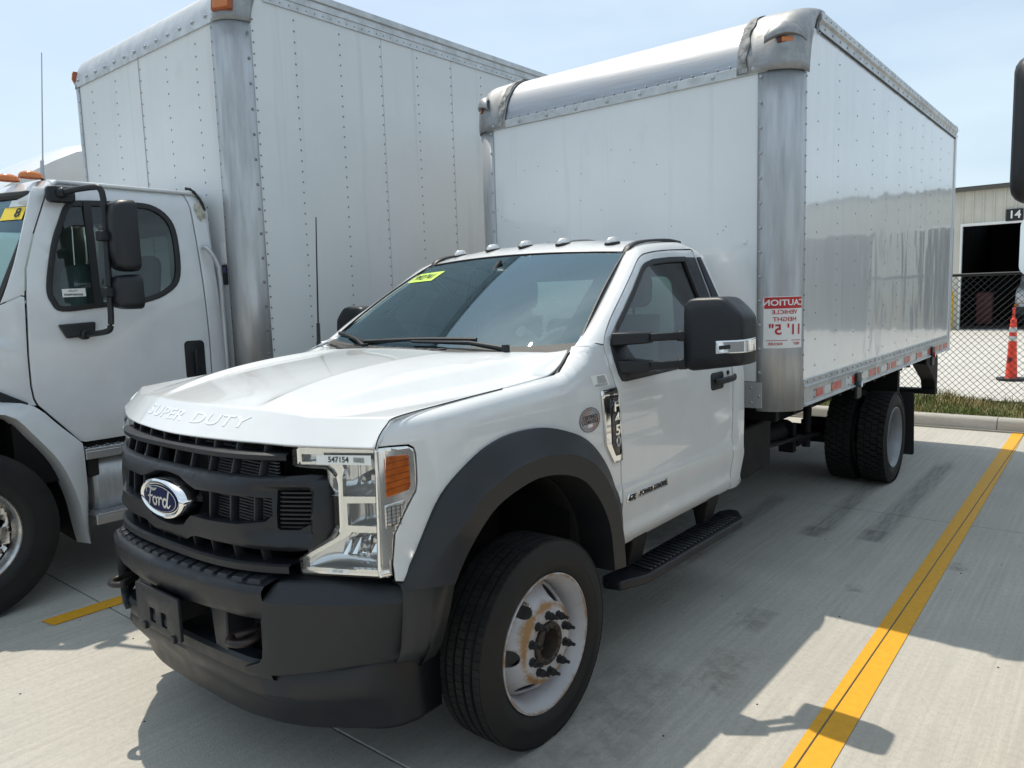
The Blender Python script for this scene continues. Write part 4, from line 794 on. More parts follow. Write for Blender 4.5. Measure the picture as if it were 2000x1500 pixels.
def stroke(pts, wds, n=5):
    P = cr(pts, n); W = [w_ for w_ in np.interp(np.linspace(0, len(wds)-1, len(P)), range(len(wds)), wds)]; v = []; f_ = []
    for i, p_ in enumerate(P):
        q0 = np.array(P[max(0, i-1)]); q1 = np.array(P[min(len(P)-1, i+1)]); d = q1-q0; d = d/(np.linalg.norm(d)+1e-9); nn = np.array([-d[1], d[0]])*W[i]; v += [tuple(np.array(p_)+nn), tuple(np.array(p_)-nn)]
        if i: f_.append((2*i-2, 2*i-1, 2*i+1, 2*i))
    return v, f_
script = [([(-.085, .012), (-.088, .022), (-.080, .031), (-.066, .030), (-.045, .026), (-.025, .027), (-.010, .032)], [.002, .003, .0035, .004, .0045, .004, .002]),
 ([(-.052, .027), (-.060, .008), (-.066, -.012), (-.074, -.023), (-.084, -.024), (-.089, -.018)], [.0042, .0042, .004, .0036, .003, .002]),
 ([(-.078, .000), (-.064, .004), (-.048, .004), (-.040, .008)], [.0015, .0028, .003, .0015]),
 ([(-.026, .004), (-.038, -.002), (-.040, -.014), (-.030, -.021), (-.018, -.016), (-.014, -.004), (-.022, .004), (-.012, .002), (-.004, .004)], [.003, .004, .0042, .0034, .0036, .0036, .003, .0018, .0018]),
 ([(-.004, .004), (.004, .004), (.003, -.008), (-.002, -.021)], [.002, .0034, .004, .0036]), ([(.001, -.008), (.010, .002), (.020, .005), (.026, .000)], [.0018, .003, .0036, .0028]),
 ([(.056, .000), (.046, .005), (.034, .000), (.029, -.012), (.036, -.021), (.048, -.016), (.056, -.004)], [.0028, .0036, .004, .0042, .0036, .0034, .003]),
 ([(.070, .030), (.063, .010), (.056, -.010), (.058, -.020), (.068, -.018), (.078, -.010)], [.0036, .0042, .0042, .0036, .0026, .0014])]
lt = MB()
for pts_, wd_ in script:
    v_, f_ = stroke(pts_, wd_); lt.add([(a*1.09, fy(0, 1.05)-.0215-.004*(1-min(1, (a/.118)**2+(b/.0525)**2))-.0008, EC[1]+b*1.22) for a, b in v_], f_)
lt.build('emblem_script', m_silver, EM, smooth=0, solid=.0012, soff=1)

# ---- headlights
def hy_(x): return -.790+(x-.6)*.285
hlo = [(.604, 1.262), (.612, 1.268), (.935, 1.284), (.939, 1.275), (.926, .868), (.925, .860), (.600, .834), (.589, .842), (.589, .879), (.638, .914), (.731, .968), (.748, .985), (.755, 1.01), (.758, 1.153), (.752, 1.180), (.740, 1.198), (.722, 1.209), (.612, 1.207), (.604, 1.214)]
win = [[(.622, 1.221), (.622, 1.247), (.70, 1.250), (.70, 1.225)], [(.708, 1.226), (.775, 1.226), (.785, 1.205), (.776, 1.180), (.774, 1.114), (.918, 1.125), (.925, 1.235), (.915, 1.245), (.72, 1.242)],
       [(.787, 1.006+.012), (.787, 1.092), (.921, 1.104), (.918, 1.026)], [(.616, .856), (.616, .878), (.66, .908), (.79, .985), (.80, .996), (.912, 1.004), (.908, .888), (.898, .879)]]
m_hlframe = M('headlight_chrome_bezel', (.88, .87, .84), .13, .8)
m_hlback = M('headlight_housing', (.62, .62, .61), .22, .6)
m_clearblk = M('headlight_rim', (.02, .02, .022), .3, coat=.5)
for s, _ in SIDES:
    dl_ = 0 if s > 0 else .030
    hf = lambda off: (lambda x, z: (s*x, hy_(x)+off+dl_, z))
    H = panel('headlight', hlo, hf(.012), (0, -1, 0), m_hlframe, T, holes=win, step=.04, thick=.02, bevel=.003, smooth=0)
    # black rim round the lamp
    big = [((x-.76)*(1.03 if x < .76 else 1.0)+.757, (z-1.06)*1.03+1.06) for x, z in hlo]
    panel('lamp_rim', big, hf(.022), (0, -1, 0), m_clearblk, H, holes=[[((x-.76)*.97+.76, (z-1.06)*.97+1.06) for x, z in hlo]], step=.06, thick=.02)
    # housing box & reflectors
    for i, wn_ in enumerate(win):
        xs2 = [p_[0] for p_ in wn_]; zs2 = [p_[1] for p_ in wn_]; x0, x1, z0, z1 = min(xs2)-.005, max(xs2)+.005, min(zs2)-.005, max(zs2)+.005
        dpt = (.03, .085, .055, .06)[i]; nn = 37; rws = []
        for a in np.linspace(0, 1, nn):
            row = []
            for b in np.linspace(0, 1, nn):
                u = 2*a-1; v = 2*b-1; k = dpt*max(0, (1-u**4))*max(0, 1-v**4)**.6
                if i == 3 and .38 < a < .97: k -= .016*(1-((a*13) % 1))*max(0, 1-((v-.05)/.62)**2)          # fluted low reflector
                if i == 1: k += .004*math.cos(a*60)*(1-abs(v))*(a < .62)
                if i == 2: k += .0025*math.cos(a*110)
                x = x0+(x1-x0)*a; z = z0+(z1-z0)*b; row.append((s*x, hy_(x)+.026+k, z))
            rws.append(row)
        MB().grid(rws).build('reflector', m_reflector if i != 2 else m_hlback, H, smooth=30 if i == 3 else 60)
    MB().lathe([(.001, -.05), (.014, -.045), (.016, -.02), (.016, .03)], (s*.85, hy_(.85)+.06, 1.185), (0, 1, .15), 14).build('bulb', m_hlback, H)
    MB().lathe([(.001, -.04), (.018, -.035), (.02, .0), (.02, .03)], (s*.82, hy_(.82)+.07, .945), (0, 1, .1), 14).build('bulb', m_hlback, H)
    MB().obox((s*.905, hy_(.905)+.02, 1.185), (s*.022, .006, 0), (0, .01, 0), (0, 0, .012)).build('lamp_clip', m_silver, H, bevel=.003)
    MB().obox((s*.900, hy_(.90)+.02, .978), (s*.022, .006, 0), (0, .01, 0), (0, 0, .010)).build('lamp_clip', m_silver, H, bevel=.003)
    MB().obox((s*.912, hy_(.91)+.03, 1.080), (s*.006, .002, 0), (0, .006, 0), (0, 0, .012)).build('amber_bulb', m_amber, H, bevel=.003)
    # side of the lamp on the fender corner
    def sdl(off): return lambda y, z: (s*(sx(y, z)+off-dl_*.6), y+dl_*1.2, z)
    def sl_(y, z): return (s*(sx(y, z)+.001-dl_*.6), y+dl_*1.2, z)
    so_ = [(-.708, 1.284), (-.665, 1.283), (-.606, 1.279), (-.588, 1.268), (-.582, 1.25), (-.583, 1.16), (-.588, 1.130), (-.606, 1.104), (-.631, 1.062), (-.664, 1.0), (-.674, .90), (-.678, .866), (-.716, .866), (-.712, 1.07)]
    sd = panel('lamp_side', so_, sl_, (s, -.5, 0), m_hlframe, H, step=.012, thick=.015, smooth=60)
    amb = [(-.684, 1.250), (-.676, 1.256), (-.612, 1.255), (-.604, 1.247), (-.604, 1.150), (-.610, 1.138), (-.682, 1.122), (-.686, 1.130)]
    am = panel('side_marker', amb, sdl(.003), (s, -.5, 0), M('amber_side_lens', (.42, .095, .012), .22, coat=1, var=.4, vscale=30), H, step=.02, thick=.006, bevel=.002)
    for k in range(5): panel('marker_rib', [(-.684, 1.147+k*.021), (-.606, 1.158+k*.020), (-.606, 1.160+k*.020), (-.684, 1.149+k*.021)], sdl(.004), (s, -.5, 0), M('amber_dark', (.12, .02, .004), .4), am, step=0, thick=0)
    lo_ = [(-.69, 1.098), (-.622, 1.108), (-.632, 1.088), (-.668, 1.022), (-.69, 1.02)]
    panel('clear_side_lens', lo_, sdl(.003), (s, -.5, 0), m_hlback, H, step=.02, thick=.004)
    for k in range(6): panel('lens_rib', [(-.689, 1.028+k*.012), (-.66+.005*k, 1.030+k*.0125), (-.66+.005*k, 1.0315+k*.0125), (-.689, 1.0295+k*.012)], sdl(.005), (s, -.5, 0), m_ink, H, step=0, thick=0)
    for k in range(4): MB().beam((s*(sx(-.685+k*.014, 1.06)+.005), -.685+k*.014, 1.028), (s*(sx(-.685+k*.014, 1.06)+.005), -.685+k*.014, 1.094), .0015, .0015).build('lens_rib', m_ink, H)
    # bright blades of the low-beam reflector
    for k in range(9):
        xb = .735+k*.0185; zb = .905+.0035*k; zt = min(.978, .950+.006*k); yb = hy_(xb)+.034+dl_
        MB().add([(s*xb, yb+(.004, .014)[k % 2], zb), (s*(xb+.015), yb+(.013, .003)[k % 2], zb+.001), (s*(xb+.018), yb+(.030, .012)[k % 2], zt+.004), (s*(xb+.003), yb+(.016, .028)[k % 2], zt), (s*(xb+.017), yb+.022, zb+.001), (s*(xb+.020), yb+.034, zt+.004)], [(0, 1, 2, 3), (1, 4, 5, 2)]).build('reflector_blade', m_chrome, H, smooth=0)
    # clear outer lens
    panel('lamp_lens', hlo, hf(-.006), (0, -1, 0), m_lens, H, step=.05, thick=0)
    # black backing between lamp and body
    MB().box(min(s*.60, s*.90), max(s*.60, s*.90), -.60, -.50, .80, 1.27).build('lamp_housing', m_frame, H, smooth=0)
    if s > 0:
        lb = panel('number_label', [(.70, 1.222), (.70, 1.252), (.905, 1.262), (.905, 1.230)], hf(-.0085), (0, -1, 0), m_white_flat, H, step=.05, thick=0)
        text_obj('547154', lambda a, b: (s*(.785+a), hy_(.785+a)-.0105, 1.241+b+.048*a), m_ink, lb, size=.026, offset=.0004, out=(0, -1, 0))
        for k in range(14): MB().add([(.842+k*.0028, hy_(.842+k*.0028)-.0105, 1.2365), (.8434+k*.0028+(.0006 if k % 3 == 0 else 0), hy_(.842+k*.0028)-.0105, 1.2365), (.8434+k*.0028, hy_(.842+k*.0028)-.0105, 1.2525), (.842+k*.0028, hy_(.842+k*.0028)-.0105, 1.2525)], [(0, 1, 2, 3)]).build('bar', m_ink, lb, smooth=0)
        lb2 = panel('number_label', [(.715, .8535), (.715, .869), (.80, .876), (.80, .860)], hf(-.0085), (0, -1, 0), m_white_flat, H, step=.05, thick=0)
        text_obj('547154', lambda a, b: (s*(.757+a), hy_(.757+a)-.0105, .8648+b+.06*a), m_rivet, lb2, size=.013, out=(0, -1, 0))

# ---- front bumper
PXs = [0, .15, .30, .45, .56, .61, .70, .80, .88, .95, 1.0, 1.04]
P79 = [-1.0, -.995, -.98, -.955, -.917, -.895, -.843, -.783, -.722, -.655, -.595, -.52]
P54 = [-.965, -.962, -.955, -.943, -.910, -.880, -.81, -.715, -.63, -.53, -.44, -.36]
_p79 = smooth_tab(PXs, P79, .018); _p54 = smooth_tab(PXs, P54, .018)
def fb(x, z):
    t_ = (z-.54)/.25; return _p54(abs(x))*(1-t_)+_p79(abs(x))*t_
def bumpf(off=0): return lambda x, z: (x, fb(x, z)+off, z)
BU = None
# upper band with step pad on top: section swept across x
def band(name, xs2, sec, mat, par, sm=35):
    """sec: list of (dy from fb(x,.79), z) closed loop"""
    return MB().grid([[(x, _p79(abs(x))+dy, z) for x in xs2] for dy, z in sec], cv=True).build(name, mat, par, smooth=sm)
BU = band('front_bumper', np.linspace(-.555, .555, 57), [(.20, .842), (.16, .842), (.045, .822), (.014, .815), (.002, .802), (0, .788), (.012, .722), (.022, .700), (.034, .690), (.10, .690), (.20, .72)], m_blackfar, T)
for k in range(-7, 8):   # step-pad treads
    if k % 1: continue
    for jj in (0,):
        x = k*.070
        y0 = _p79(abs(x)); c_ = MB(); wv = .027; sk = .012*k/7
        c_.add([(x+dx_, _p79(abs(x+dx_))+dy_, z_) for dx_, dy_, z_ in ((-wv+sk, .022, .815), (wv+sk, .022, .815), (wv-sk, .17, .842), (-wv-sk, .17, .842), (-wv+sk+.004, .030, .830), (wv+sk-.004, .030, .830), (wv-sk-.004, .17, .856), (-wv-sk+.004, .17, .856))], [(0, 1, 5, 4), (1, 2, 6, 5), (2, 3, 7, 6), (3, 0, 4, 7), (4, 5, 6, 7)])
        c_.build('step_tread', m_blackfar, BU, bevel=.004)
# recessed pocket around tow hooks and plate
capO = [(.552, .812), (.572, .824), (.80, .824), (.93, .812), (.985, .795), (.978, .70), (.962, .60), (.945, .555), (.86, .540), (.70, .520), (.58, .508), (.45, .500), (.45, .517), (.52, .545), (.535, .565), (.540, .60), (.545, .70), (.55, .71)]
for s, _ in SIDES:
    def cf_(x, z):
        y = fb(x, min(z, .78)); e = max(0, (z-.765)/.059); y += .072*e**1.15     # bevelled top edge
        return (s*x, y, z)
    c_ = panel('bumper_end', capO, cf_, (0, -1, 0), m_blackfar, BU, step=.03, thick=.03, bevel=.006, smooth=28, cuts=[(1, .765)])
    # top deck of the end cap
    xs3 = np.linspace(.552, .985, 16); rws = [[(s*x, fb(x, .78)+.066, .8205-.02*max(0, (x-.85)/.13)) for x in xs3], [(s*x, fb(x, .78)+.10, .828-.015*max(0, (x-.85)/.13)) for x in xs3], [(s*x, min(-.55, fb(x, .78)+.22), .834) for x in xs3]]
    MB().grid(rws).build('bumper_deck', m_blackfar, BU)
    # wing that closes up to the wheel opening
    wt = [(.985, -.615), (1.012, -.585), (1.022, -.54), (1.020, -.475)]; rws = []
    for z, k in ((.842, .96), (.83, 1.0), (.80, 1.008), (.70, 1.0), (.60, .985), (.555, .965), (.545, .945)):
        rws.append([(s*(x*k), y+(.0 if i < 3 else (.83-z)*-.25), z+(.0 if z > .8 else 0)) for i, (x, y) in enumerate([(.95, -.655-.0*(z)), *wt])])
    MB().grid(rws).build('bumper_wing', m_flare, BU, smooth=40, solid=.012, bevel=0)
    # tow hook pocket walls
    MB().add([(s*.555, -.80, .50), (s*.555, -.80, .71), (s*.30, -.82, .71), (s*.30, -.82, .50)], [(0, 1, 2, 3)]).build('hook_pocket', m_black, BU, smooth=0)
    # pillar between plate recess and hook
    MB().prism([(.225, .70), (.335, .70), (.33, .515), (.25, .515)], lambda a, b, d: (s*a, d+.0, b), -.925, -.80).build('bumper_strut', m_blackfar, BU, bevel=.006)
    # tow hook
    hk = MB(); pth = cr([(s*.452, -.84, .632), (s*.432, -.915, .626), (s*.418, -.955, .622), (s*.455, -.980, .620), (s*.495, -.960, .622), (s*.500, -.915, .626), (s*.492, -.84, .632)], 5)
    hk.sweep(pth, [(.016*math.cos(t), .013*math.sin(t)) for t in [2*math.pi*k/10 for k in range(10)]]).build('tow_hook', M('hook_steel', (.03, .028, .027), .4, .7, var=.8, vscale=10, vcol=(.06, .040, .033)), BU)
# lower bar below the openings
rws = []
xs4 = np.linspace(-.545, .545, 41)
for dy, z in ((.06, .545), (.012, .540), (0, .528), (-.002, .50), (.006, .478), (.03, .462), (.08, .462)):
    rws.append([(x, _p54(abs(x))+dy+.020, z+.0*x) for x in xs4])
MB().grid(rws).build('lower_bar', m_blackfar, BU, smooth=35)
# dark recess behind the openings
MB().grid([[(x, -.80+.10*(abs(x)/.6)**2, z) for x in np.linspace(-.60, .60, 13)] for z in (.45, .75)]).build('bumper_recess', M('recess', (.006, .006, .007), .85), BU, smooth=0)
# air dam
LX = [0, .15, .30, .45, .56, .66, .74, .80, .84, .86]; L50 = [-.945, -.942, -.932, -.905, -.868, -.812, -.752, -.69, -.61, -.52]; L42 = [-.925, -.924, -.92, -.910, -.88, -.82, -.755, -.69, -.61, -.52]; L27 = [-.880, -.879, -.873, -.845, -.805, -.745, -.69, -.645, -.59, -.52]
xs5 = cr(list(zip(LX, L50)), 4); 
def plan(Lt): return cr(list(zip(LX, Lt)), 4)
rws = []
for Lt, z, dy in ((L50, .545, .04), (L50, .505, .012), (L50, .47, .0), (L42, .42, 0), (L42, .395, .016), (L27, .34, -.006), (L27, .285, 0), (L27, .272, .010)):
    P = plan(Lt); tp_ = lambda x: max(0, min(1, (.86-x)/.12)); row = [(-x, y+dy*tp_(x), z) for x, y in P[::-1][:-1]]+[(x, y+dy*tp_(x), z) for x, y in P]; rws.append([(-.855, -.40, z)]+row+[(.855, -.40, z)])
MB().grid(rws).build('air_dam', m_black, BU, smooth=40, solid=.006)
# licence plate bracket
pb_ = MB(); po = rrect(-.165, .165, .548, .712, .012); 
slots = [rrect(-.040, .018, .585, .640, .008), rrect(.050, .108, .585, .640, .008)]
slots = [rrect(-.062, -.018, .578, .634, .008), rrect(.026, .070, .578, .634, .008)]
PB = panel('plate_bracket', po, lambda x, z: (x, -1.012, z), (0, -1, 0), m_blackfar, BU, holes=slots, step=0, thick=.012, bevel=.003)
for x in (-.10, .12): MB().box(x-.012, x+.012, -1.022, -1.005, .540, .566).build('plate_clip', m_black, PB, bevel=.003)
for x in (-.10, .10): MB().disc((x, -1.0135, .690), (0, -1, 0), .004, 8).build('plate_hole', m_ink, PB)
MB().box(-.10, .10, -1.0, -.86, .60, .68).build('bracket_mount', m_frame, PB)

# ================================================================ wheels
def paint_rust(name, base, rust, sc=9, lo=.50, hi=.66):
    mat = bpy.data.materials.new(name); mat.use_nodes = True; N, L = nodes(mat); b = N['Principled BSDF']; b.inputs['Roughness'].default_value = .5
    t = N.new('ShaderNodeTexCoord'); n = N.new('ShaderNodeTexNoise'); n.inputs['Scale'].default_value = sc; n.inputs['Detail'].default_value = 9; n.inputs['Roughness'].default_value = .7; L.new(t.outputs['Object'], n.inputs['Vector'])
    # ring-shaped rust round the mounting face: radius from the axle
    s_ = N.new('ShaderNodeSeparateXYZ'); L.new(t.outputs['Object'], s_.inputs[0]); cmb = N.new('ShaderNodeCombineXYZ'); L.new(s_.outputs[1], cmb.inputs[1]); L.new(s_.outputs[2], cmb.inputs[2])
    ln = N.new('ShaderNodeVectorMath'); ln.operation = 'LENGTH'; L.new(cmb.outputs[0], ln.inputs[0])
    sub = N.new('ShaderNodeMath'); sub.operation = 'SUBTRACT'; sub.inputs[1].default_value = .150; L.new(ln.outputs['Value'], sub.inputs[0]); ab = N.new('ShaderNodeMath'); ab.operation = 'ABSOLUTE'; L.new(sub.outputs[0], ab.inputs[0])
    rg = N.new('ShaderNodeMapRange'); rg.inputs[1].default_value = 0; rg.inputs[2].default_value = .030; rg.inputs[3].default_value = .30; rg.inputs[4].default_value = 0; L.new(ab.outputs[0], rg.inputs[0])
    s2_ = N.new('ShaderNodeMath'); s2_.operation = 'SUBTRACT'; s2_.inputs[1].default_value = .266; L.new(ln.outputs['Value'], s2_.inputs[0]); ab2 = N.new('ShaderNodeMath'); ab2.operation = 'ABSOLUTE'; L.new(s2_.outputs[0], ab2.inputs[0])
    rg2 = N.new('ShaderNodeMapRange'); rg2.inputs[1].default_value = 0; rg2.inputs[2].default_value = .008; rg2.inputs[3].default_value = .22; rg2.inputs[4].default_value = 0; L.new(ab2.outputs[0], rg2.inputs[0])
    a1 = N.new('ShaderNodeMath'); a1.operation = 'ADD'; L.new(n.outputs[0], a1.inputs[0]); L.new(rg.outputs[0], a1.inputs[1]); a2 = N.new('ShaderNodeMath'); a2.operation = 'ADD'; L.new(a1.outputs[0], a2.inputs[0]); L.new(rg2.outputs[0], a2.inputs[1])
    r = N.new('ShaderNodeMapRange'); r.inputs[1].default_value = lo+.06; r.inputs[2].default_value = hi+.10; L.new(a2.outputs[0], r.inputs[0])
    n3 = N.new('ShaderNodeTexNoise'); n3.inputs['Scale'].default_value = 5; n3.inputs['Detail'].default_value = 6; L.new(t.outputs['Object'], n3.inputs['Vector'])
    m0 = N.new('ShaderNodeMix'); m0.data_type = 'RGBA'; m0.inputs[6].default_value = (*base, 1); m0.inputs[7].default_value = (*[c*.66 for c in base], 1); L.new(n3.outputs[0], m0.inputs[0])
    x = N.new('ShaderNodeMix'); x.data_type = 'RGBA'; x.inputs[7].default_value = (*rust, 1); L.new(r.outputs[0], x.inputs[0]); L.new(m0.outputs[2], x.inputs[6]); L.new(x.outputs[2], b.inputs['Base Color'])
    rr_ = N.new('ShaderNodeMapRange'); rr_.inputs[3].default_value = .42; rr_.inputs[4].default_value = .85; L.new(r.outputs[0], rr_.inputs[0]); L.new(rr_.outputs[0], b.inputs['Roughness']); return mat
m_rim = paint_rust('wheel_paint_rusty', (.58, .575, .60), (.30, .175, .075))
m_rim2 = M('wheel_paint_grey', (.30, .31, .32), .45, .2, var=.2, vscale=8)
m_lug = M('lug_nut_steel', (.035, .036, .038), .5, .6)
RT, WT = .405, .226
def tyre_mesh(par, name='tyre', grooves=(-.062, -.022, .022, .062), gw=.006, gd=.012, R0=RT, W0=WT, rim=.262):
    hw = W0/2; tw = hw-.016; prof = [(rim, -hw*.72), (rim+.012, -hw*.86), (rim+.05, -hw), (R0-.075, -hw*1.01), (R0-.045, -hw*.985), (R0-.022, -tw-.004), (R0-.008, -tw)]
    for g_ in grooves: prof += [(R0-.002, g_-gw), (R0-gd, g_-gw*.7), (R0-gd, g_+gw*.7), (R0-.002, g_+gw)]
    prof += [(R0-.008, tw), (R0-.022, tw+.004), (R0-.045, hw*.985), (R0-.075, hw*1.01), (rim+.075, hw*.992), (rim+.073, hw*1.002), (rim+.05, hw), (rim+.012, hw*.86), (rim, hw*.72)]
    return MB().lathe(prof, (0, 0, 0), (1, 0, 0), 96).build(name, m_rubber, par, smooth=32)
def blocks(par, rows_, n, R0, h, mat, gap=.004, skew=.0, name='tread'):
    mb_ = MB()
    for (x0, x1, ph) in rows_:
        for k in range(n):
            a0 = 2*math.pi*(k+ph)/n; a1 = a0+2*math.pi/n-gap/R0; v = []
            for r_ in (R0-h, R0):
                for x, a in ((x0, a0), (x1, a0+skew), (x1, a1+skew), (x0, a1)): v.append((x, r_*math.cos(a), r_*math.sin(a)))
            mb_.add(v, [(4, 5, 6, 7), (0, 1, 5, 4), (1, 2, 6, 5), (2, 3, 7, 6), (3, 0, 4, 7)])
    return mb_.build(name, mat, par, smooth=0, kind='stuff')
def disc_prof(r): return float(np.interp(r, [.08, .088, .142, .150, .165, .19, .215, .232, .245], [.040, .046, .046, .043, .028, -.002, -.042, -.066, -.068]))
def front_wheel(s):
    ctr = empty('wheel', (s*.945, 0, .402))
    W = None
    # rim ring is the wheel part itself
    rp_ = [(.224, -.10), (.232, -.10), (.240, -.06), (.236, -.03), (.236, .03), (.246, .06), (.256, .078), (.266, .088), (.272, .096), (.272, .102), (.266, .104), (.262, .099), (.258, .088), (.250, .075), (.240, .060), (.232, .035), (.231, -.08)]
    W = MB().lathe([(r_, s*h) for r_, h in rp_], (0, 0, 0), (1, 0, 0), 64).build('wheel', m_rim, T, smooth=40); W.location = (s*.945, 0, .402)
    bpy.data.objects.remove(ctr)
    out = circle(0, 0, .236, 64); hs = [circle(0, 0, .080, 40)]
    for k in range(6):
        a = R(62+60*k); cx, cy = .188*math.cos(a), .188*math.sin(a); e = []
        for q in range(20):
            t = 2*math.pi*q/20; u, v = .029*math.cos(t), .036*math.sin(t); e.append((cx+u*math.cos(a)-v*math.sin(a), cy+u*math.sin(a)+v*math.cos(a)))
        hs.append(e)
    panel('wheel_disc', out, lambda a, b: (s*(.055+disc_prof(math.hypot(a, b))), a, b), (s, 0, 0), m_rim, W, holes=hs, step=.018, thick=.010, smooth=50)
    for k in range(10):
        a = R(18+36*k); c = Vector((s*.101, .1125*math.cos(a), .1125*math.sin(a))); X = Vector((s, 0, 0))
        MB().tube([c, c+X*.004, c+X*.006, c+X*.026, c+X*.028, c+X*.034, c+X*.035, c+X*.052], [.0185, .0185, .0150, .0150, .012, .011, .007, .0065], 6).build('lug_nut', m_lug, W, smooth=30)
    hub = MB().lathe([(.082, s*.06), (.082, s*.108), (.070, s*.114), (.060, s*.108), (.058, s*.07), (.054, s*.05), (.001, s*.05)], (0, 0, 0), (1, 0, 0), 32)
    hub.build('hub', M('hub_dark', (.04, .036, .032), .6, .4, var=.6, vscale=20, vcol=(.10, .07, .05)), W)
    for k in range(12):
        a = 2*math.pi*k/12; c = Vector((s*.112, .066*math.cos(a), .066*math.sin(a))); MB().dome(c, (s, 0, 0), .006, .004, 6).build('hub_bolt', m_lug, W)
    MB().lathe([(.001, s*.053), (.042, s*.053), (.046, s*.050)], (0, 0, 0), (1, 0, 0), 24).build('hub_cap', m_silver, W)
    MB().lathe([(.15, -s*.09), (.225, -s*.09)], (0, 0, 0), (1, 0, 0), 24).build('brake_disc', m_frame, W)
    a = R(118); MB().tube([(s*.03, .19*math.cos(a), .20*math.sin(a)), (s*.085, .188*math.cos(a), .198*math.sin(a))], [.005, .004], 8).build('valve_stem', m_silver, W)
    ty = tyre_mesh(W); ty.name = 'tyre'
    blocks(W, [(-.055, -.029, 0), (-.015, .015, .5), (.029, .055, .25)], 84, RT+.0005, .004, m_tread, .0035)
    blocks(W, [(-.097, -.069, 0), (.069, .097, .3)], 84, RT-.0015, .004, m_tread, .0022)
    return W
for s in (1, -1): front_wheel(s)
def rear_wheel(s):
    for x, outer in ((1.075, True), (.80, False)):
        rp_ = [(.232, -.10), (.240, -.06), (.236, 0), (.240, .06), (.262, .09), (.270, .098), (.270, .104), (.262, .106), (.256, .095), (.246, .080), (.236, .06), (.230, -.02), (.226, -.09)]
        W = MB().lathe([(r_, s*h) for r_, h in rp_], (0, 0, 0), (1, 0, 0), 48).build('rear_wheel', m_rim2, T, smooth=40); W.location = (s*x, 4.985, .402)
        MB().lathe([(.228, -s*.085), (.20, -s*.06), (.15, -s*.085), (.085, -s*.09), (.085, s*.0), (.07, s*.02), (.001, s*.02)], (0, 0, 0), (1, 0, 0), 36).build('wheel_disc', m_rim2, W)
        if outer:
            for k in range(10):
                a = R(36*k); MB().tube([(-s*.088, .1125*math.cos(a), .1125*math.sin(a)), (-s*.05, .1125*math.cos(a), .1125*math.sin(a))], [.016, .013], 6).build('lug_nut', m_lug, W)
        tyre_mesh(W, grooves=(), R0=RT-.012)
        blocks(W, [(-.104, -.056, 0), (-.052, -.003, .5), (.001, .050, 0), (.054, .104, .5)], 46, RT, .018, m_tread, .010, .030)
for s in (1, -1): rear_wheel(s)
MB().cyl((-1.0, 4.985, .402), (1.0, 4.985, .402), .06).dome((0, 4.86, .402), (0, -1, 0), .17, .12, 14).build('rear_axle', m_frame, T)
MB().cyl((-.85, 0, .402), (.85, 0, .402), .05).build('front_axle', m_frame, T)

# ================================================================ running boards, chassis
for s, _ in SIDES:
    top = [(.900, .66), (.93, .80), (.905, .80), (.905, 1.86), (.94, 1.97), (.97, 2.0), (1.06, 1.86), (1.075, 1.80), (1.055, .78), (1.05, .74), (1.0, .64), (.94, .60)]
    top = [(.895, .72), (.895, 1.92), (.93, 1.99), (.985, 1.99), (1.070, 1.86), (1.075, 1.82), (1.060, .80), (1.055, .76), (1.0, .62), (.92, .60), (.885, .64)]
    rb = MB().prism(top, lambda a, b, d: (s*a, b, d), .392, .438).build('running_board', m_black, T, bevel=.010, bseg=3)
    MB().prism([(.905, .80), (.905, 1.845), (1.066, 1.845), (1.052, .80)], lambda a, b, d: (s*a, b, d), .436, .441).build('board_tread', m_black, rb)
    for k in range(26):
        y = .825+k*.039; MB().prism([(.918, y), (1.046+.004*k/26, y-.012), (1.048+.004*k/26, y+.010), (.918, y+.022)], lambda a, b, d: (s*a, b, d), .440, .452).build('board_rib', m_blackfar, rb, bevel=.003, bseg=1)
    for y in (.78, 1.60):
        MB().prism([(.60, .62), (.97, .62), (.97, .56), (.935, .43), (.90, .43), (.88, .52), (.60, .54)], lambda a, b, d: (s*a, d, b), y, y+.14).build('board_bracket', m_frame, rb, bevel=.006)
ch = MB()
for s in (-1, 1): ch.box(s*.43-.035, s*.43+.035, -.80, 7.0, .62, .86)
for y in (1.2, 2.6, 3.6, 4.4, 5.6, 6.6): ch.box(-.40, .40, y, y+.08, .66, .82)
ch.build('chassis_frame', m_frame, T, smooth=0, bevel=.006)
MB().cyl((0, .6, .60), (0, 4.8, .45), .05).build('driveshaft', m_frame, T)
MB().box(.48, .90, 2.15, 2.75, .55, .88).build('battery_box', m_frame, T, bevel=.02)
MB().box(-.92, -.48, 2.15, 3.4, .50, .88).build('fuel_tank', m_frame, T, bevel=.05)
us = MB()
us.cyl((.52, 2.9, .66), (.52, 3.3, .66), .10, 16).cyl((.50, 3.55, .55), (.50, 4.15, .55), .085, 14).beam((.62, 3.3, .56), (.62, 4.9, .42), .05, .03).beam((.56, 4.2, .42), (.56, 5.8, .50), .07, .05).box(.50, .62, 4.0, 4.08, .38, .62).cyl((.58, 4.45, .35), (.58, 4.50, .85), .035).box(.40, .72, 4.86, 5.1, .32, .52)
us.tube(cr([(.80, 2.3, .70), (.86, 2.9, .66), (.75, 3.5, .58), (.62, 4.2, .50)], 4), .012, 6)
us.build('suspension', m_frame, T)
for s in (-1, 1):
    MB().prism(rrect(.66, 1.22, .14, .74, .02), lambda a, b, d: (s*a, d+(.74-b)*.10, b), 5.50, 5.512).build('mud_flap', m_seal, T)
MB().box(-1.10, 1.10, 5.40, 5.48, .74, 1.0).build('flap_hanger', m_frame, T)

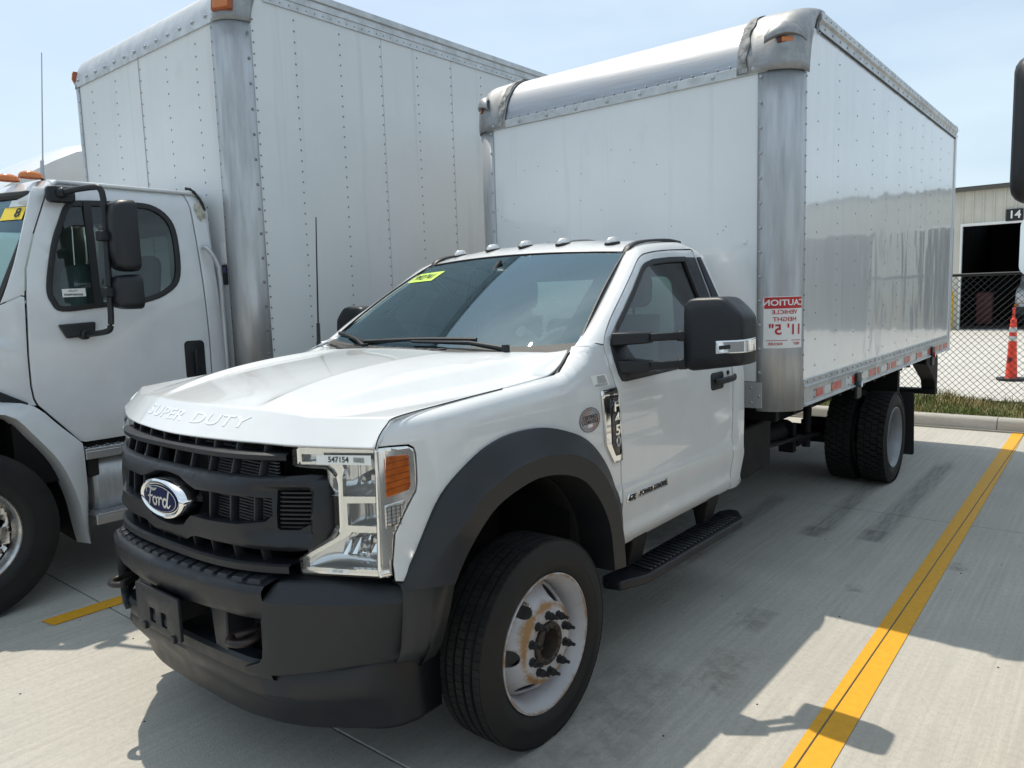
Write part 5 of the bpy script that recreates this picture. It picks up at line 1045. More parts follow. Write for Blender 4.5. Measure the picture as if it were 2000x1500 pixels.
# ================================================================ cargo box
BYF, BYR, BXW, BZ0, BZR, BZT, BZF = 2.20, 7.10, 1.22, 1.022, 1.188, 3.262, 2.985
def panel_white(name, col, smear=.5, gloss=1.0):
    mat = bpy.data.materials.new(name); mat.use_nodes = True; N, L = nodes(mat); b = N['Principled BSDF']
    b.inputs['Roughness'].default_value = .22; b.inputs['Coat Weight'].default_value = .75*gloss; b.inputs['Roughness'].default_value = .22+.25*(1-gloss); b.inputs['Coat Roughness'].default_value = .05; b.inputs['Coat IOR'].default_value = 1.6; b.inputs['Specular IOR Level'].default_value = .6
    t = N.new('ShaderNodeTexCoord')
    def noise(sc, det, st=None, rough=.6):
        n = N.new('ShaderNodeTexNoise'); n.inputs['Scale'].default_value = sc; n.inputs['Detail'].default_value = det; n.inputs['Roughness'].default_value = rough
        if st: mpp = N.new('ShaderNodeMapping'); mpp.inputs['Scale'].default_value = st; L.new(t.outputs['Object'], mpp.inputs[0]); L.new(mpp.outputs[0], n.inputs['Vector'])
        else: L.new(t.outputs['Object'], n.inputs['Vector'])
        return n.outputs[0]
    def rng(s_, a, c, lo, hi):
        r = N.new('ShaderNodeMapRange'); r.inputs[1].default_value = a; r.inputs[2].default_value = c; r.inputs[3].default_value = lo; r.inputs[4].default_value = hi; L.new(s_, r.inputs[0]); return r.outputs[0]
    def mix(f, a, c):
        x = N.new('ShaderNodeMix'); x.data_type = 'RGBA'; L.new(f, x.inputs[0])
        for v, i in ((a, 6), (c, 7)):
            if isinstance(v, tuple): x.inputs[i].default_value = (*v, 1)
            else: L.new(v, x.inputs[i])
        return x.outputs[2]
    c = mix(rng(noise(1.6, 5), .35, .7, 0, .5), col, tuple(k*.90 for k in col))
    c = mix(rng(noise(2.2, 8, (1, 1, .55), .72), .60, .72, 0, smear), c, (.33, .34, .34))       # scuffs
    c = mix(rng(noise(1.0, 4, (9, 9, .35)), .58, .75, 0, .35), c, (.46, .47, .46))             # rain streaks
    L.new(c, b.inputs['Base Color'])
    bp = N.new('ShaderNodeBump'); bp.inputs['Strength'].default_value = .6; bp.inputs['Distance'].default_value = .016; L.new(noise(1.0, 2, (2.6, 2.6, .9)), bp.inputs['Height']); L.new(bp.outputs[0], b.inputs['Normal']); L.new(bp.outputs[0], b.inputs['Coat Normal'])
    return mat
m_box = panel_white('box_panel_white', (.70, .715, .715), .7); m_boxf = panel_white('box_front_white', (.72, .74, .745), .12); m_box2 = panel_white('far_box_white', (.70, .715, .715), .25, 0.0)
CB = MB().box(-BXW+.10, BXW-.10, BYF+.12, BYF+.42, BZ0+.06, BZF-.02).box(-BXW+.03, BXW-.03, BYF+.42, BYR-.02, BZ0+.06, BZT-.02).build('cargo_box', m_frame, T, smooth=0)
PR = .175     # corner post radius
FP = MB().add([(-BXW+PR, BYF+.004, BZR-.0), (BXW-PR, BYF+.004, BZR), (BXW-PR, BYF+.004, BZF), (-BXW+PR, BYF+.004, BZF)], [(0, 1, 2, 3)]).build('front_wall', m_boxf, CB, smooth=0)
def post_pt(s, t, off=0): # t 0 (front face) .. 1 (side)
    a = t*math.pi/2; return (s*(BXW-PR+(PR+off)*math.sin(a)), BYF+PR-(PR+off)*math.cos(a))
for s in (-1, 1):
    prof = [(s*(BXW-PR-.035), BYF-.004)]+[post_pt(s, t, .004) for t in np.linspace(0, 1, 14)]+[(s*(BXW+.004), BYF+PR+.02)]
    cp_ = MB().grid([[(x, y, z) for x, y in prof] for z in (BZ0-.012, BZ0+.4, 1.9, 2.5, BZF+.0)]).build('corner_post', m_alu, CB, smooth=60, solid=.004)
    rv = MB()
    for k in range(14): rv.dome((s*(BXW-PR-.017), BYF-.005, BZ0+.08+k*.143), (0, -1, 0), .010, .006)
    rv.build('post_rivets', m_rivetw, cp_, kind='stuff'); rv = MB()
    for k in range(22): rv.dome((s*(BXW+.006), BYF+PR+.010, BZ0+.05+k*.09), (s, 0, 0), .006, .004, 6)
    rv.build('post_rivets', m_rivet, cp_, kind='stuff')
    # side wall
    sw = MB().grid([[(s*BXW, y, z) for y in np.linspace(BYF+PR, BYR, 12)] for z in np.linspace(BZR, BZT, 8)]).build('side_wall', m_box, CB, smooth=180)
    rv = MB(); ys = np.linspace(BYF+PR+.24, BYR-.30, 11)
    for i, y in enumerate(ys):
        for k in range(20 if i % 2 else 12):
            stp = .10 if i % 2 else .165; z = BZR+.07+k*stp
            if z < BZT-.05: rv.dome((s*(BXW+.001), y, z), (s, 0, 0), .005, .003, 6)
    rv.build('wall_rivets', m_rivet, sw, kind='stuff')
    # top rail, lower rail
    tr_ = MB().prism([(0, BZT-.0), (.012, BZT), (.012, BZT+.045), (.028, BZT+.055), (.028, BZT+.10), (.0, BZT+.115), (-.06, BZT+.12), (-.06, BZT)], lambda a, b, d: (s*(BXW+a), d, b), BYF+.38, BYR).build('top_rail', m_alurail, CB, smooth=30)
    MB().box(min(s*(BXW+.013), s*(BXW+.002)), max(s*(BXW+.013), s*(BXW+.002)), BYF+.40, BYR, BZT-.007, BZT-.001).build('rail_shadow_gap', m_ink, tr_, smooth=0)
    rv = MB()
    for k in range(30): rv.dome((s*(BXW+.013), BYF+.48+k*.155, BZT+.022), (s, 0, 0), .007, .004, 6)
    for k in range(46): rv.dome((s*(BXW+.029), BYF+.45+k*.1, BZT+.077), (s, 0, 0), .006, .003, 6)
    rv.build('rail_rivets', m_rivet, tr_, kind='stuff')
    lr = MB().prism([(0, BZ0), (.010, BZ0), (.022, BZ0+.006), (.022, BZ0+.014), (.010, BZ0+.020), (.010, BZ0+.112), (.018, BZ0+.118), (.018, BZ0+.126), (.006, BZ0+.130), (.006, BZR), (0, BZR+.004), (-.05, BZR), (-.05, BZ0)], lambda a, b, d: (s*(BXW+a), d, b), BYF+PR+.02, BYR).build('lower_rail', m_alurail, CB, smooth=20)
    rv = MB()
    for k in range(38):
        y = BYF+PR+.09+k*.121
        rv.dome((s*(BXW+.007), y, BZR-.018), (s, 0, 0), .007, .004, 6)
        if k % 3 == 1:
            for dz in (.040, .085): rv.dome((s*(BXW+.011), y, BZ0+dz), (s, 0, 0), .008, .005, 6)
    rv.build('rail_rivets', m_rivet, lr, kind='stuff')
    y = 2.62; kk = 0
    for (a, b, mt) in ((2.62, 2.75, m_redtape), (2.78, 2.91, m_whtape), (2.93, 3.15, m_redtape), (3.25, 3.40, m_whtape), (3.40, 3.62, m_redtape), (3.62, 3.84, m_whtape), (3.86, 4.06, m_redtape), (4.12, 4.17, m_redtape), (4.20, 4.40, m_whtape), (4.42, 4.50, m_redtape), (4.56, 4.72, m_redtape), (4.72, 4.94, m_whtape), (5.03, 5.24, m_redtape), (5.24, 5.42, m_whtape), (5.50, 5.74, m_redtape), (5.74, 5.95, m_whtape), (6.0, 6.25, m_redtape), (6.35, 6.5, m_redtape), (6.55, 6.7, m_redtape), (6.8, 6.98, m_redtape)):
        MB().box(min(s*(BXW+.0105), s*(BXW+.0125)), max(s*(BXW+.0105), s*(BXW+.0125)), a, b, BZ0+.036, BZ0+.088).build('reflective_tape', mt, lr, smooth=0)
    # side marker brackets
    for y in (3.47, 6.12):
        lm = MB().prism(rrect(y, y+.115, BZ0-.085, BZ0+.10, .015), lambda a, b, d: (s*d, a, b), BXW+.012, BXW+.032).build('marker_bracket', m_black, CB, bevel=.004)
        MB().cyl((s*(BXW+.03), y+.057, BZ0+.02), (s*(BXW+.05), y+.057, BZ0+.02), .024, 14).build('marker_lamp', m_red if y > 5 else M('blue_grey_lens', (.10, .18, .28), .2, coat=1), lm)
    # top corner casting
    rows = []; nT = 13
    def nose(v):   # profile of radius nose: v 0 bottom .. 1 top -> (y offset from front, z)
        a = v*math.pi/2; return (.36*(1-math.cos(a))**1.0, BZF+.0+(BZT+.118-BZF)*math.sin(a))
    for v in np.linspace(0, 1, 14):
        yo, z = nose(v); row = []
        pr = PR*(1-.35*v)
        for t in np.linspace(0, 1, nT):
            a = t*math.pi/2; bul = .014*math.sin(math.pi*t)*math.sin(math.pi*min(1, v*1.05))
            x = BXW-.0-pr+(pr+.008+bul)*math.sin(a); yy = BYF+yo+pr-(pr+.008+bul)*math.cos(a)
            if v > .55: x += .004
            row.append((s*x, yy, z))
        row = [(s*(BXW-PR-.16), BYF+yo-.008, z+.004), (s*(BXW-PR-.05), BYF+yo-.009, z+.004)]+row+[(s*(BXW+.010), BYF+max(yo+pr+.02, PR+.03+.24*v**1.6), z)]
        rows.append(row)
    cc = MB().grid(rows).build('corner_casting', m_cast, CB, smooth=55, solid=.006)
    # hooded marker lamp on the casting
    c0 = Vector((s*1.150, BYF+.055, 3.150)); nn_ = Vector((s*.62, -.72, .22)).normalized(); a_, b_, _q = frame(nn_)
    hd = MB(); hw_ = .12
    rws = []
    for k, (dz, dd, ww) in enumerate(((.115, -.03, .35), (.085, .012, .75), (.045, .030, 1.0), (.026, .032, 1.02), (.020, .012, .98))):
        rws.append([c0+a_*(hw_*ww*u)+Vector((0, 0, 1))*(dz-.02*u*u)+nn_*(dd-.045*u*u*ww) for u in np.linspace(-1, 1, 11)])
    hd.grid(rws).build('lamp_hood', m_cast, cc, smooth=60, solid=.006, soff=1)
    MB().obox(c0+nn_*.004+Vector((0, 0, -.006)), a_*.052, b_*.018, nn_*.012).build('lamp_base', M('lamp_maroon', (.10, .02, .01), .4), cc, bevel=.004)
    MB().obox(c0+nn_*.014+Vector((0, 0, -.006)), a_*.034, b_*.015, nn_*.010).build('lamp_lens', m_amber, cc, bevel=.004)
    # sealant seam between casting and radius
    MB().grid([[(s*(BXW-PR-.150+j*.013+.007*math.sin(v*23+j*2)), BYF+nose(v)[0]-.0205-.003*math.sin(v*40+j), nose(v)[1]+.012) for v in np.linspace(0, .98, 40)] for j in range(5)]).build('sealant_bead', m_grime, cc, smooth=60)
    if s > 0: text_obj('IG', lambda a, b: (BXW+.019, BYF+.34+a, 3.26+b), m_rivet, cc, 'cast_mark', size=.09, shear=.4, out=(1, 0, 0))
# roof radius and roof
rows = [[(x, BYF+nose(v)[0]-.004, nose(v)[1]) for x in np.linspace(-BXW+PR+.04, BXW-PR-.04, 25)] for v in np.linspace(0, 1, 18)]
MB().grid(rows).build('front_radius', m_aluroof, CB, smooth=70, solid=.004)
MB().add([(-BXW+.02, BYF+.34, BZT+.113), (BXW-.02, BYF+.34, BZT+.113), (BXW-.02, BYR, BZT+.113), (-BXW+.02, BYR, BZT+.113)], [(0, 1, 2, 3)]).build('roof_sheet', m_alurail, CB, smooth=0)
fbnd = MB().box(-BXW+PR-.02, BXW-PR+.02, BYF-.010, BYF+.004, BZF-.002, BZF+.052).build('front_band', m_alurail, CB, smooth=0, bevel=.002)
rv = MB()
for k in range(9): rv.dome((-1.0+k*.248, BYF-.010, BZF+.024), (0, -1, 0), .013, .007)
for k in range(26): rv.dome((-1.0+k*.08, BYF-.006, BZF+.064), (0, -1, .1), .006, .004, 6)
rv.build('band_rivets', m_rivetw, fbnd, kind='stuff')
MB().box(-BXW+PR, BXW-PR, BYF-.006, BYF+.01, BZ0+.005, BZR-.004).build('front_sill', m_alu, CB, smooth=0, bevel=.002)
rv = MB()
for k in range(16):
    for z in (BZ0+.04, BZ0+.13): rv.dome((-1.0+k*.132, BYF-.007, z), (0, -1, 0), .009, .006)
rv.build('sill_rivets', m_rivetw, CB, kind='stuff')
rv = MB(); r3 = random.Random(9)
for k in range(26): rv.dome((r3.uniform(-1.0, 1.0), BYF+.003, r3.uniform(2.05, 2.75)), (0, -1, 0), .0035, .001, 6)
rv.build('bug_specks', m_ink, FP, kind='stuff')
rv = MB(); 
for x, z in ((.93, 2.03), (.90, 1.55), (.40, 2.03), (.2, 2.03)): rv.dome((x, BYF+.003, z), (0, -1, 0), .018, .004, 12)
rv.build('wall_plugs', m_boxf, FP)
# rear frame of the box, bumper hangers
rf = MB().box(-BXW-.012, BXW+.012, BYR, BYR+.075, BZ0-.01, BZT+.13).build('rear_frame', m_white2, CB, smooth=0, bevel=.006)
MB().box(BXW-.05, BXW+.01, 6.86, 6.97, BZT+.065, BZT+.105).build('rear_marker', m_red, CB)
for s in (-1, 1):
    MB().prism([(6.45, .99), (7.02, .99), (7.06, .90), (7.06, .56), (6.98, .56), (6.92, .70), (6.45, .92)], lambda a, b, d: (s*d, a, b), 1.0, 1.14).build('step_hanger', m_frame, CB, bevel=.01)
MB().box(-1.14, 1.14, 6.94, 7.08, .545, .60).build('rear_step', m_frame, CB, smooth=0, bevel=.006)
MB().box(-1.10, 1.10, 5.45, 6.95, .60, .635).build('side_step_rail', m_frame, CB, smooth=0) if 0 else None
for k in range(14): MB().box(-1.02, 1.02, 2.5+k*.34, 2.56+k*.34, .90, 1.03).build('floor_crossmember', m_frame, CB, smooth=0)
for s in (-1, 1): MB().box(s*.43-.05, s*.43+.05, 2.3, 7.0, .862, .90).build('subframe_rail', m_frame, CB, smooth=0)
# mirrored height warning on the driver's side post
def stk_fn(a, b, off=.0062):   # a across the post seen from the front, b height
    arc = PR*math.pi/2; u = (a+.105)/.21; t = .02+.90*u; x, y = post_pt(1, t, off); return (x, y, 1.545+b)
st = panel('height_sticker', rrect(-.104, .104, -.153, .153, .006, 2), lambda a, b: stk_fn(a, b, .0055), (.6, -.8, 0), m_white_flat, CB, step=.02, thick=0)
panel('sticker_header', [(-.100, .082), (.100, .082), (.100, .149), (-.100, .149)], lambda a, b: stk_fn(a, b, .0065), (.6, -.8, 0), m_redink, st, step=.02, thick=0)
for tx, b0, sz, mt, xs2, off, a0 in (('CAUTION', .115, .048, m_white_flat, 1.0, .0012, 0), ('VEHICLE', .060, .034, m_redink, 1.0, .0005, 0), ('HEIGHT', .018, .034, m_redink, 1.0, .0005, .0), ("11'", -.045, .085, m_redink, .88, .0016, .052), ('5"', -.045, .085, m_redink, .88, .0016, -.048), ('FEET', -.128, .020, m_redink, 1.0, .0004, .062), ('INCHES', -.128, .020, m_redink, 1.0, .0004, -.048)):
    text_obj(tx, lambda a, b: stk_fn(a0-a, b0+b, .0075), mt, st, size=sz, xs=xs2, offset=off, out=(.6, -.8, 0))
for a, b in ((.03, .092), (-.09, .012)): panel('rule', [(a, -.108), (b, -.108), (b, -.105), (a, -.105)], lambda p_, q_: stk_fn(p_, q_, .0075), (.6, -.8, 0), m_redink, st, step=.02, thick=0)
# ================================================================ neighbour truck on the left (built in its own frame; front axle at y=0)
U = empty('box_truck', (-3.4, -1.05, 0)); tag(U, 'tall white box truck with amber roof lights at the left edge', 'truck')
def lx(y, z):
    x = 1.10
    if z > 1.75: x -= .095*((z-1.75)/.8)**1.6
    if z > 2.43: x -= .55*((z-2.43))**1.6*2.2
    if y < .50 and z > 1.6: x -= .06*((.50-y)/.3)**2
    if z < 1.05: x -= .02*(1.05-z)/.15
    return x
def ls(s, off=0.0): return lambda y, z: (s*(lx(y, z)+off), y, z)
dF = [(.675, 2.485), (.655, 2.44), (.56, 2.21), (.49, 2.0), (.472, 1.84), (.452, 1.49), (.45, 1.31), (.458, 1.235), (.475, 1.19)]
door2 = dF+[(.69, .935), (.72, .925), (1.56, .925), (1.58, .945), (1.585, 1.52), (1.557, 2.44), (1.54, 2.52), (1.515, 2.545), (.83, 2.555), (.735, 2.535)]
wO = cr([(.585, 1.90), (.60, 1.80), (.655, 1.748), (.85, 1.762), (1.16, 1.79), (1.33, 1.855), (1.415, 1.965), (1.43, 2.23), (1.39, 2.36), (1.28, 2.432), (1.1, 2.437), (.83, 2.425), (.755, 2.395), (.70, 2.29), (.64, 2.14)], 4, closed=True)
def scale2(P, k, c=None):
    c = c or (np.mean([p_[0] for p_ in P]), np.mean([p_[1] for p_ in P])); return [(c[0]+(a-c[0])*(k if not isinstance(k, tuple) else k[0]), c[1]+(b-c[1])*(k if not isinstance(k, tuple) else k[1])) for a, b in P]
def inset2(P, d):
    P = np.array(P); n = len(P); ar = sum(P[i-1][0]*P[i][1]-P[i][0]*P[i-1][1] for i in range(n)); sg = 1 if ar > 0 else -1; o = []
    for i in range(n):
        e = P[(i+1) % n]-P[i-1]; e = e/np.linalg.norm(e); o.append(tuple(P[i]+sg*d*np.array([-e[1], e[0]])))
    return o
for s in (1, -1):
    D2 = panel('door', door2, ls(s), (s, 0, 0), m_white2, U, holes=[wO], step=.08, thick=.02, bevel=.005)
    panel('window_seal', inset2(wO, -.004), ls(s, .006), (s, 0, 0), m_seal, D2, holes=[inset2(wO, .030)], step=.1, thick=.02, bevel=.006)
    panel('window_pane', inset2(wO, .02), ls(s, -.006), (s, 0, 0), m_glass, D2, step=.15, thick=0)
    MB().beam((s*(lx(.85, 1.78)+.002), .862, 1.775), (s*(lx(.85, 2.41)+.002), .878, 2.42), .045, .02, (s, 0, 0)).build('window_bar', m_seal, D2)
    panel('handle_plate', rrect(1.40, 1.545, 1.25, 1.515, .03), ls(s, .003), (s, 0, 0), m_black, D2, step=.1, thick=.008, bevel=.003)
    MB().obox((s*1.115, 1.475, 1.36), (.012, 0, 0), (0, .013, 0), (0, 0, .085)).build('handle_grip', m_black, D2, bevel=.005)
    # cab side behind and around the door
    panel('cab_side', [(1.59, .95), (1.595, 1.52), (1.567, 2.44), (1.55, 2.525), (1.518, 2.552), (1.60, 2.555), (1.645, 2.50), (1.665, 2.34), (1.70, 1.4), (1.70, .95)], ls(s), (s, 0, 0), m_white2, U, step=.08, thick=.02, bevel=.004)
    a0 = [(.668, 2.49), (.645, 2.44), (.548, 2.21), (.478, 2.0), (.460, 1.845), (.442, 1.848), (.337, 1.80), (.36, 1.85), (.434, 2.037), (.574, 2.459), (.60, 2.50)]
    panel('windshield_pillar', a0, ls(s), (s, -.5, 0), m_white2, U, step=.08, thick=.02, bevel=.004)
    panel('cowl_side', [(.459, 1.838), (.441, 1.49), (.439, 1.31), (.447, 1.23), (.462, 1.19), (.28, 1.215), (.25, 1.30), (.22, 1.60), (.25, 1.70), (.335, 1.792), (.44, 1.84)], ls(s), (s, 0, 0), m_white2, U, step=.08, thick=.02, bevel=.004)
    # front fender with wheel arch
    fo = cr([(-.75, .35), (-.70, .80), (-.45, 1.12), (-.10, 1.245), (.26, 1.235), (.44, 1.19), (.56, 1.06), (.685, .925), (.69, .90), (.69, .60)], 3)+[(.665, .30)]
    fi = cr([(-.63, .35), (-.56, .75), (-.35, 1.03), (0, 1.165), (.28, 1.165), (.41, 1.02), (.53, .84), (.605, .62), (.635, .42), (.655, .30)], 3)
    n_ = 40; A = resamp(fo, n_); B = resamp(fi, n_)
    MB().grid([[(s*(.95), y, z+.01) for y, z in A], [(s*1.125, y, z) for y, z in A], [(s*1.165, y+(b_[0]-y)*.5, z+(b_[1]-z)*.5) for (y, z), b_ in zip(A, B)], [(s*1.185, y, z) for y, z in B], [(s*1.165, y, z-.004) for y, z in B], [(s*1.0, y*.98, z-.02) for y, z in B]]).build('fender', m_white2, U, smooth=40)
    MB().grid([[(s*1.0, y*.98, z-.02) for y, z in B], [(s*.55, y, z) for y, z in B]]).add([(s*.55, -.7, .3), (s*.55, .65, .3), (s*.55, .65, 1.2), (s*.55, -.7, 1.2)], [(0, 1, 2, 3)]).build('fender_liner', m_frame, U)
    MB().obox((s*1.10, .33, 1.235), (s*.02, 0, 0), Vector((0, .075, -.045)), (0, .012, .022)).build('hood_latch', m_black, U, bevel=.006)
    # mirrors
    mt = MB().tube(cr([(s*1.09, .71, 2.455), (s*1.18, .745, 2.468), (s*1.33, .815, 2.475), (s*1.362, .835, 2.455), (s*1.368, .842, 2.40)], 4)+[(s*1.368, .835, 2.1), (s*1.365, .825, 1.72)]+cr([(s*1.362, .822, 1.66), (s*1.335, .81, 1.617), (s*1.15, .765, 1.598), (s*1.09, .75, 1.595)], 4), .018, 10).build('mirror_arm', m_black, U)
    MB().prism(rrect(.635, .795, 2.40, 2.50, .03), lambda a, b, d: (s*d, a, b), 1.055, 1.10).cyl((s*1.08, .70, 2.455), (s*1.13, .725, 2.46), .03).build('mirror_mount', m_black, mt, bevel=.01)
    MB().prism([(.62, 1.665), (.83, 1.675), (.82, 1.59), (.66, 1.58)], lambda a, b, d: (s*d, a, b), 1.09, 1.135).cyl((s*1.10, .75, 1.60), (s*1.15, .765, 1.60), .032).build('mirror_mount', m_black, mt, bevel=.01)
    def shell(z0, z1, w_, dep, nm, x0=1.30):
        po = rrect(x0, x0+w_, z0, z1, .045, 4); c_ = np.array([x0+w_/2, (z0+z1)/2]); rws = []
        for k, yo in ((.5, -.02), (.86, -.005), (.97, .03), (1.0, .07), (1.0, dep), (.97, dep+.008)): rws.append([(s*(c_[0]+(a-c_[0])*k), .86+yo, c_[1]+(b-c_[1])*k) for a, b in po])
        mb_ = MB().grid(rws, cu=True); n0 = len(po); mb_.f.append(tuple(range(n0))); mb_.f.append(tuple(range(len(mb_.v)-n0, len(mb_.v)))); h_ = mb_.build(nm, m_black, mt, smooth=50)
        panel('mirror_glass', rrect(x0+.015, x0+w_-.015, z0+.015, z1-.015, .03), lambda a, b: (s*a, .86+dep+.011, b), (0, 1, 0), m_chrome, mt, step=0, thick=0)
    shell(1.975, 2.40, .185, .115, 'mirror_head'); shell(1.745, 1.955, .175, .12, 'convex_mirror_head')
    for z in (2.185, 1.85): MB().prism(rrect(-.035, .035, -.03, .03, .012), lambda a, b, d: (s*(1.368+a), d, z+b), .79, .865).build('mirror_clamp', m_black, mt, bevel=.006)
    # grab bar behind the door
    MB().tube(cr([(s*1.09, 1.60, 2.16), (s*1.13, 1.62, 2.14), (s*1.15, 1.67, 2.02), (s*1.15, 1.68, 1.80), (s*1.15, 1.68, 1.10), (s*1.10, 1.68, 1.05)], 4), .016, 10).build('grab_bar', m_alu, U)
    # steps and tank
    m_step = M('tread_plate', (.55, .56, .57), .4, .9, bump=.6, bscale=40, bdist=.004)
    tk = MB().lathe([(.001, .74), (.27, .74), (.29, .76), (.29, 1.85), (.27, 1.87), (.001, 1.87)], (s*.82, 0, .62), (0, 1, 0), 28).build('fuel_tank', m_alu, U, smooth=40)
    for z, x1 in ((.865, 1.12), (.455, 1.19)):
        MB().box(min(s*.86, s*x1), max(s*.86, s*x1), .70, 1.55, z, z+.018).box(min(s*(x1-.012), s*x1), max(s*(x1-.012), s*x1), .70, 1.55, z-.05, z).build('cab_step', m_step, tk, smooth=0, bevel=.004)
        kn = MB()
        for i in range(24):
            for j in range(4): kn.dome((s*(x1-.03-j*.055-(i % 2)*.02), .73+i*.034, z+.018), (0, 0, 1), .010, .005, 6)
        kn.build('step_studs', m_step, tk, kind='stuff')
    MB().box(min(s*1.02, s*1.10), max(s*1.02, s*1.10), .71, .78, .70, .84).build('step_bracket', m_frame, tk, bevel=.01)
# body core (dark inside), roof, windshield, hood
MB().box(-1.03, 1.03, .34, 1.68, .70, 1.70).build('cab_core', m_frame, U, smooth=0)
panel('cab_back', [(-1.08, .95), (1.08, .95), (1.08, 1.75), (1.02, 2.42), (.9, 2.56), (-.9, 2.56), (-1.02, 2.42), (-1.08, 1.75)], lambda x, z: (x, 1.69, z), (0, 1, 0), m_white2, U, holes=[rrect(-.45, .45, 1.9, 2.3, .06)], step=0, thick=.02)
rows = []
for y, zc in ((.52, 2.42), (.56, 2.50), (.63, 2.57), (.75, 2.605), (1.0, 2.62), (1.4, 2.615), (1.6, 2.60), (1.665, 2.55), (1.70, 2.47)):
    ed = min(zc-.015, 2.548); rows.append([(x, y+.10*(abs(x)/1.0)**2*(1 if y < .7 else 0), zc+(ed-zc)*(abs(x)/1.0)**3) for x in np.linspace(-1.0, 1.0, 25)])
MB().grid(rows).build('roof', m_white2, U, smooth=60, solid=.02)
wsg = [(u*(.98-.10*v), .02+.42*v+.30*abs(u)**2.4*(1-.35*v), 1.80+.68*v) for v in (0, 1) for u in (0, 1)]
def w2(u, v): return (u*(1.02-.12*v), .10+.36*v+(.25-.03*v)*abs(u)**2.2, 1.80+.67*v)
WS2 = MB().grid([[w2(u, v) for u in np.linspace(-1, 1, 25)] for v in np.linspace(0, 1, 9)]).build('windshield', m_wglass, U, smooth=180)
ed = [w2(u, 0) for u in np.linspace(-1, 1, 20)]+[w2(1, v) for v in np.linspace(0, 1, 10)]+[w2(u, 1) for u in np.linspace(1, -1, 20)]+[w2(-1, v) for v in np.linspace(1, 0, 10)]
MB().tube(ed, .028, 8, closed=True).build('windshield_seal', m_seal, WS2)
def w2p(u, v): p_ = w2(u, v); return (p_[0], p_[1]-.004, p_[2]+.004)
ys_ = MB().grid([[w2p(u, v) for u in np.linspace(.76, .93, 4)] for v in (.76, .88)]).build('windshield_sticker', m_yellow, WS2)
MB().grid([[w2p(u, v) for u in np.linspace(.79, .95, 4)] for v in (.885, .95)]).build('windshield_sticker', m_white_flat, WS2)
def w2q(a, b): p_ = w2(.885+a, .82+b); return (p_[0], p_[1]-.007, p_[2]+.006)
text_obj('8', w2q, m_ink, ys_, size=.12, offset=.003, xs=.7, out=(0, -1, .3))
hrows = []
for y, zt, hw in ((.30, 1.80, 1.02), (.0, 1.74, .98), (-.5, 1.64, .95), (-.85, 1.55, .93), (-1.05, 1.40, .92), (-1.12, 1.15, .92), (-1.14, .75, .92)):
    hrows.append([(x*hw, y+.06*x*x, zt-.05*x*x) for x in (-1, -.95, -.8, -.4, 0, .4, .8, .95, 1)])
MB().grid(hrows).build('hood', m_white2, U, smooth=50, solid=.02)
for s in (1, -1): MB().add([(s*1.0, .32, 1.76), (s*.96, -.5, 1.59), (s*.95, -1.02, 1.36), (s*.95, -1.08, .75), (s*1.02, -.70, 1.0), (s*1.02, -.35, 1.15), (s*1.02, 0, 1.22), (s*1.06, .28, 1.22)], [(0, 1, 2, 3, 4, 5, 6, 7)]).build('hood_side', m_white2, U, smooth=0)
MB().box(-1.18, 1.18, -1.30, -1.12, .42, .74).build('front_bumper', m_chrome, U, bevel=.04)
MB().box(-.55, .55, -1.17, -1.12, .80, 1.30).build('grille', m_black, U, bevel=.03)
for s in (1, -1): MB().box(s*.78-.16, s*.78+.16, -1.17, -1.05, .85, 1.12).build('headlight', m_silver, U, bevel=.03)
# roof lights, aerial, wind deflector
for x in (.80, .52, 0, -.52, -.80):
    y = .66 if abs(x) > .7 else .62; z = 2.588 if abs(x) > .7 else 2.600
    e_ = MB().lathe([(.062, 0), (.060, .018), (.050, .034), (.03, .044), (.001, .046)], (0, 0, 0), (0, 0, 1), 18); e_.v = [(x+vx*.85, y+vy*1.15, z-.012+vz*.95) for vx, vy, vz in e_.v]; e_.build('roof_light', m_amber, U)
MB().tube([(.78, .73, 2.575), (.78, .735, 2.61), (.78, .74, 2.69), (.78, .745, 2.70)], [.022, .012, .011, .006], 8).tube([(.78, .745, 2.70), (.78, .80, 3.36)], [.0045, .003], 6).build('antenna', m_rivetw, U)
# interior
MB().box(-.95, .95, .32, .62, 1.55, 1.72).build('dashboard', m_int, U, bevel=.04)
for x in (.55, -.55):
    MB().prism(rrect(-.24, .24, 1.30, 2.12, .10), lambda a, b, d: (x+a, d+(b-1.3)*.12, b), 1.25, 1.37).box(x-.24, x+.24, .85, 1.3, 1.25, 1.40).build('seat', m_seat, U, bevel=.04)
MB().tube([(.55+.22*math.cos(t), .66+.10*math.sin(t), 1.78+.18*math.sin(t)) for t in [2*math.pi*k/30 for k in range(30)]], .018, 8, closed=True).build('steering_wheel', m_int, U)
MB().grid([[(x, y, 2.50-.04*abs(x)) for x in np.linspace(-.9, .9, 5)] for y in (.7, 1.65)]).build('headliner', m_intgrey, U)
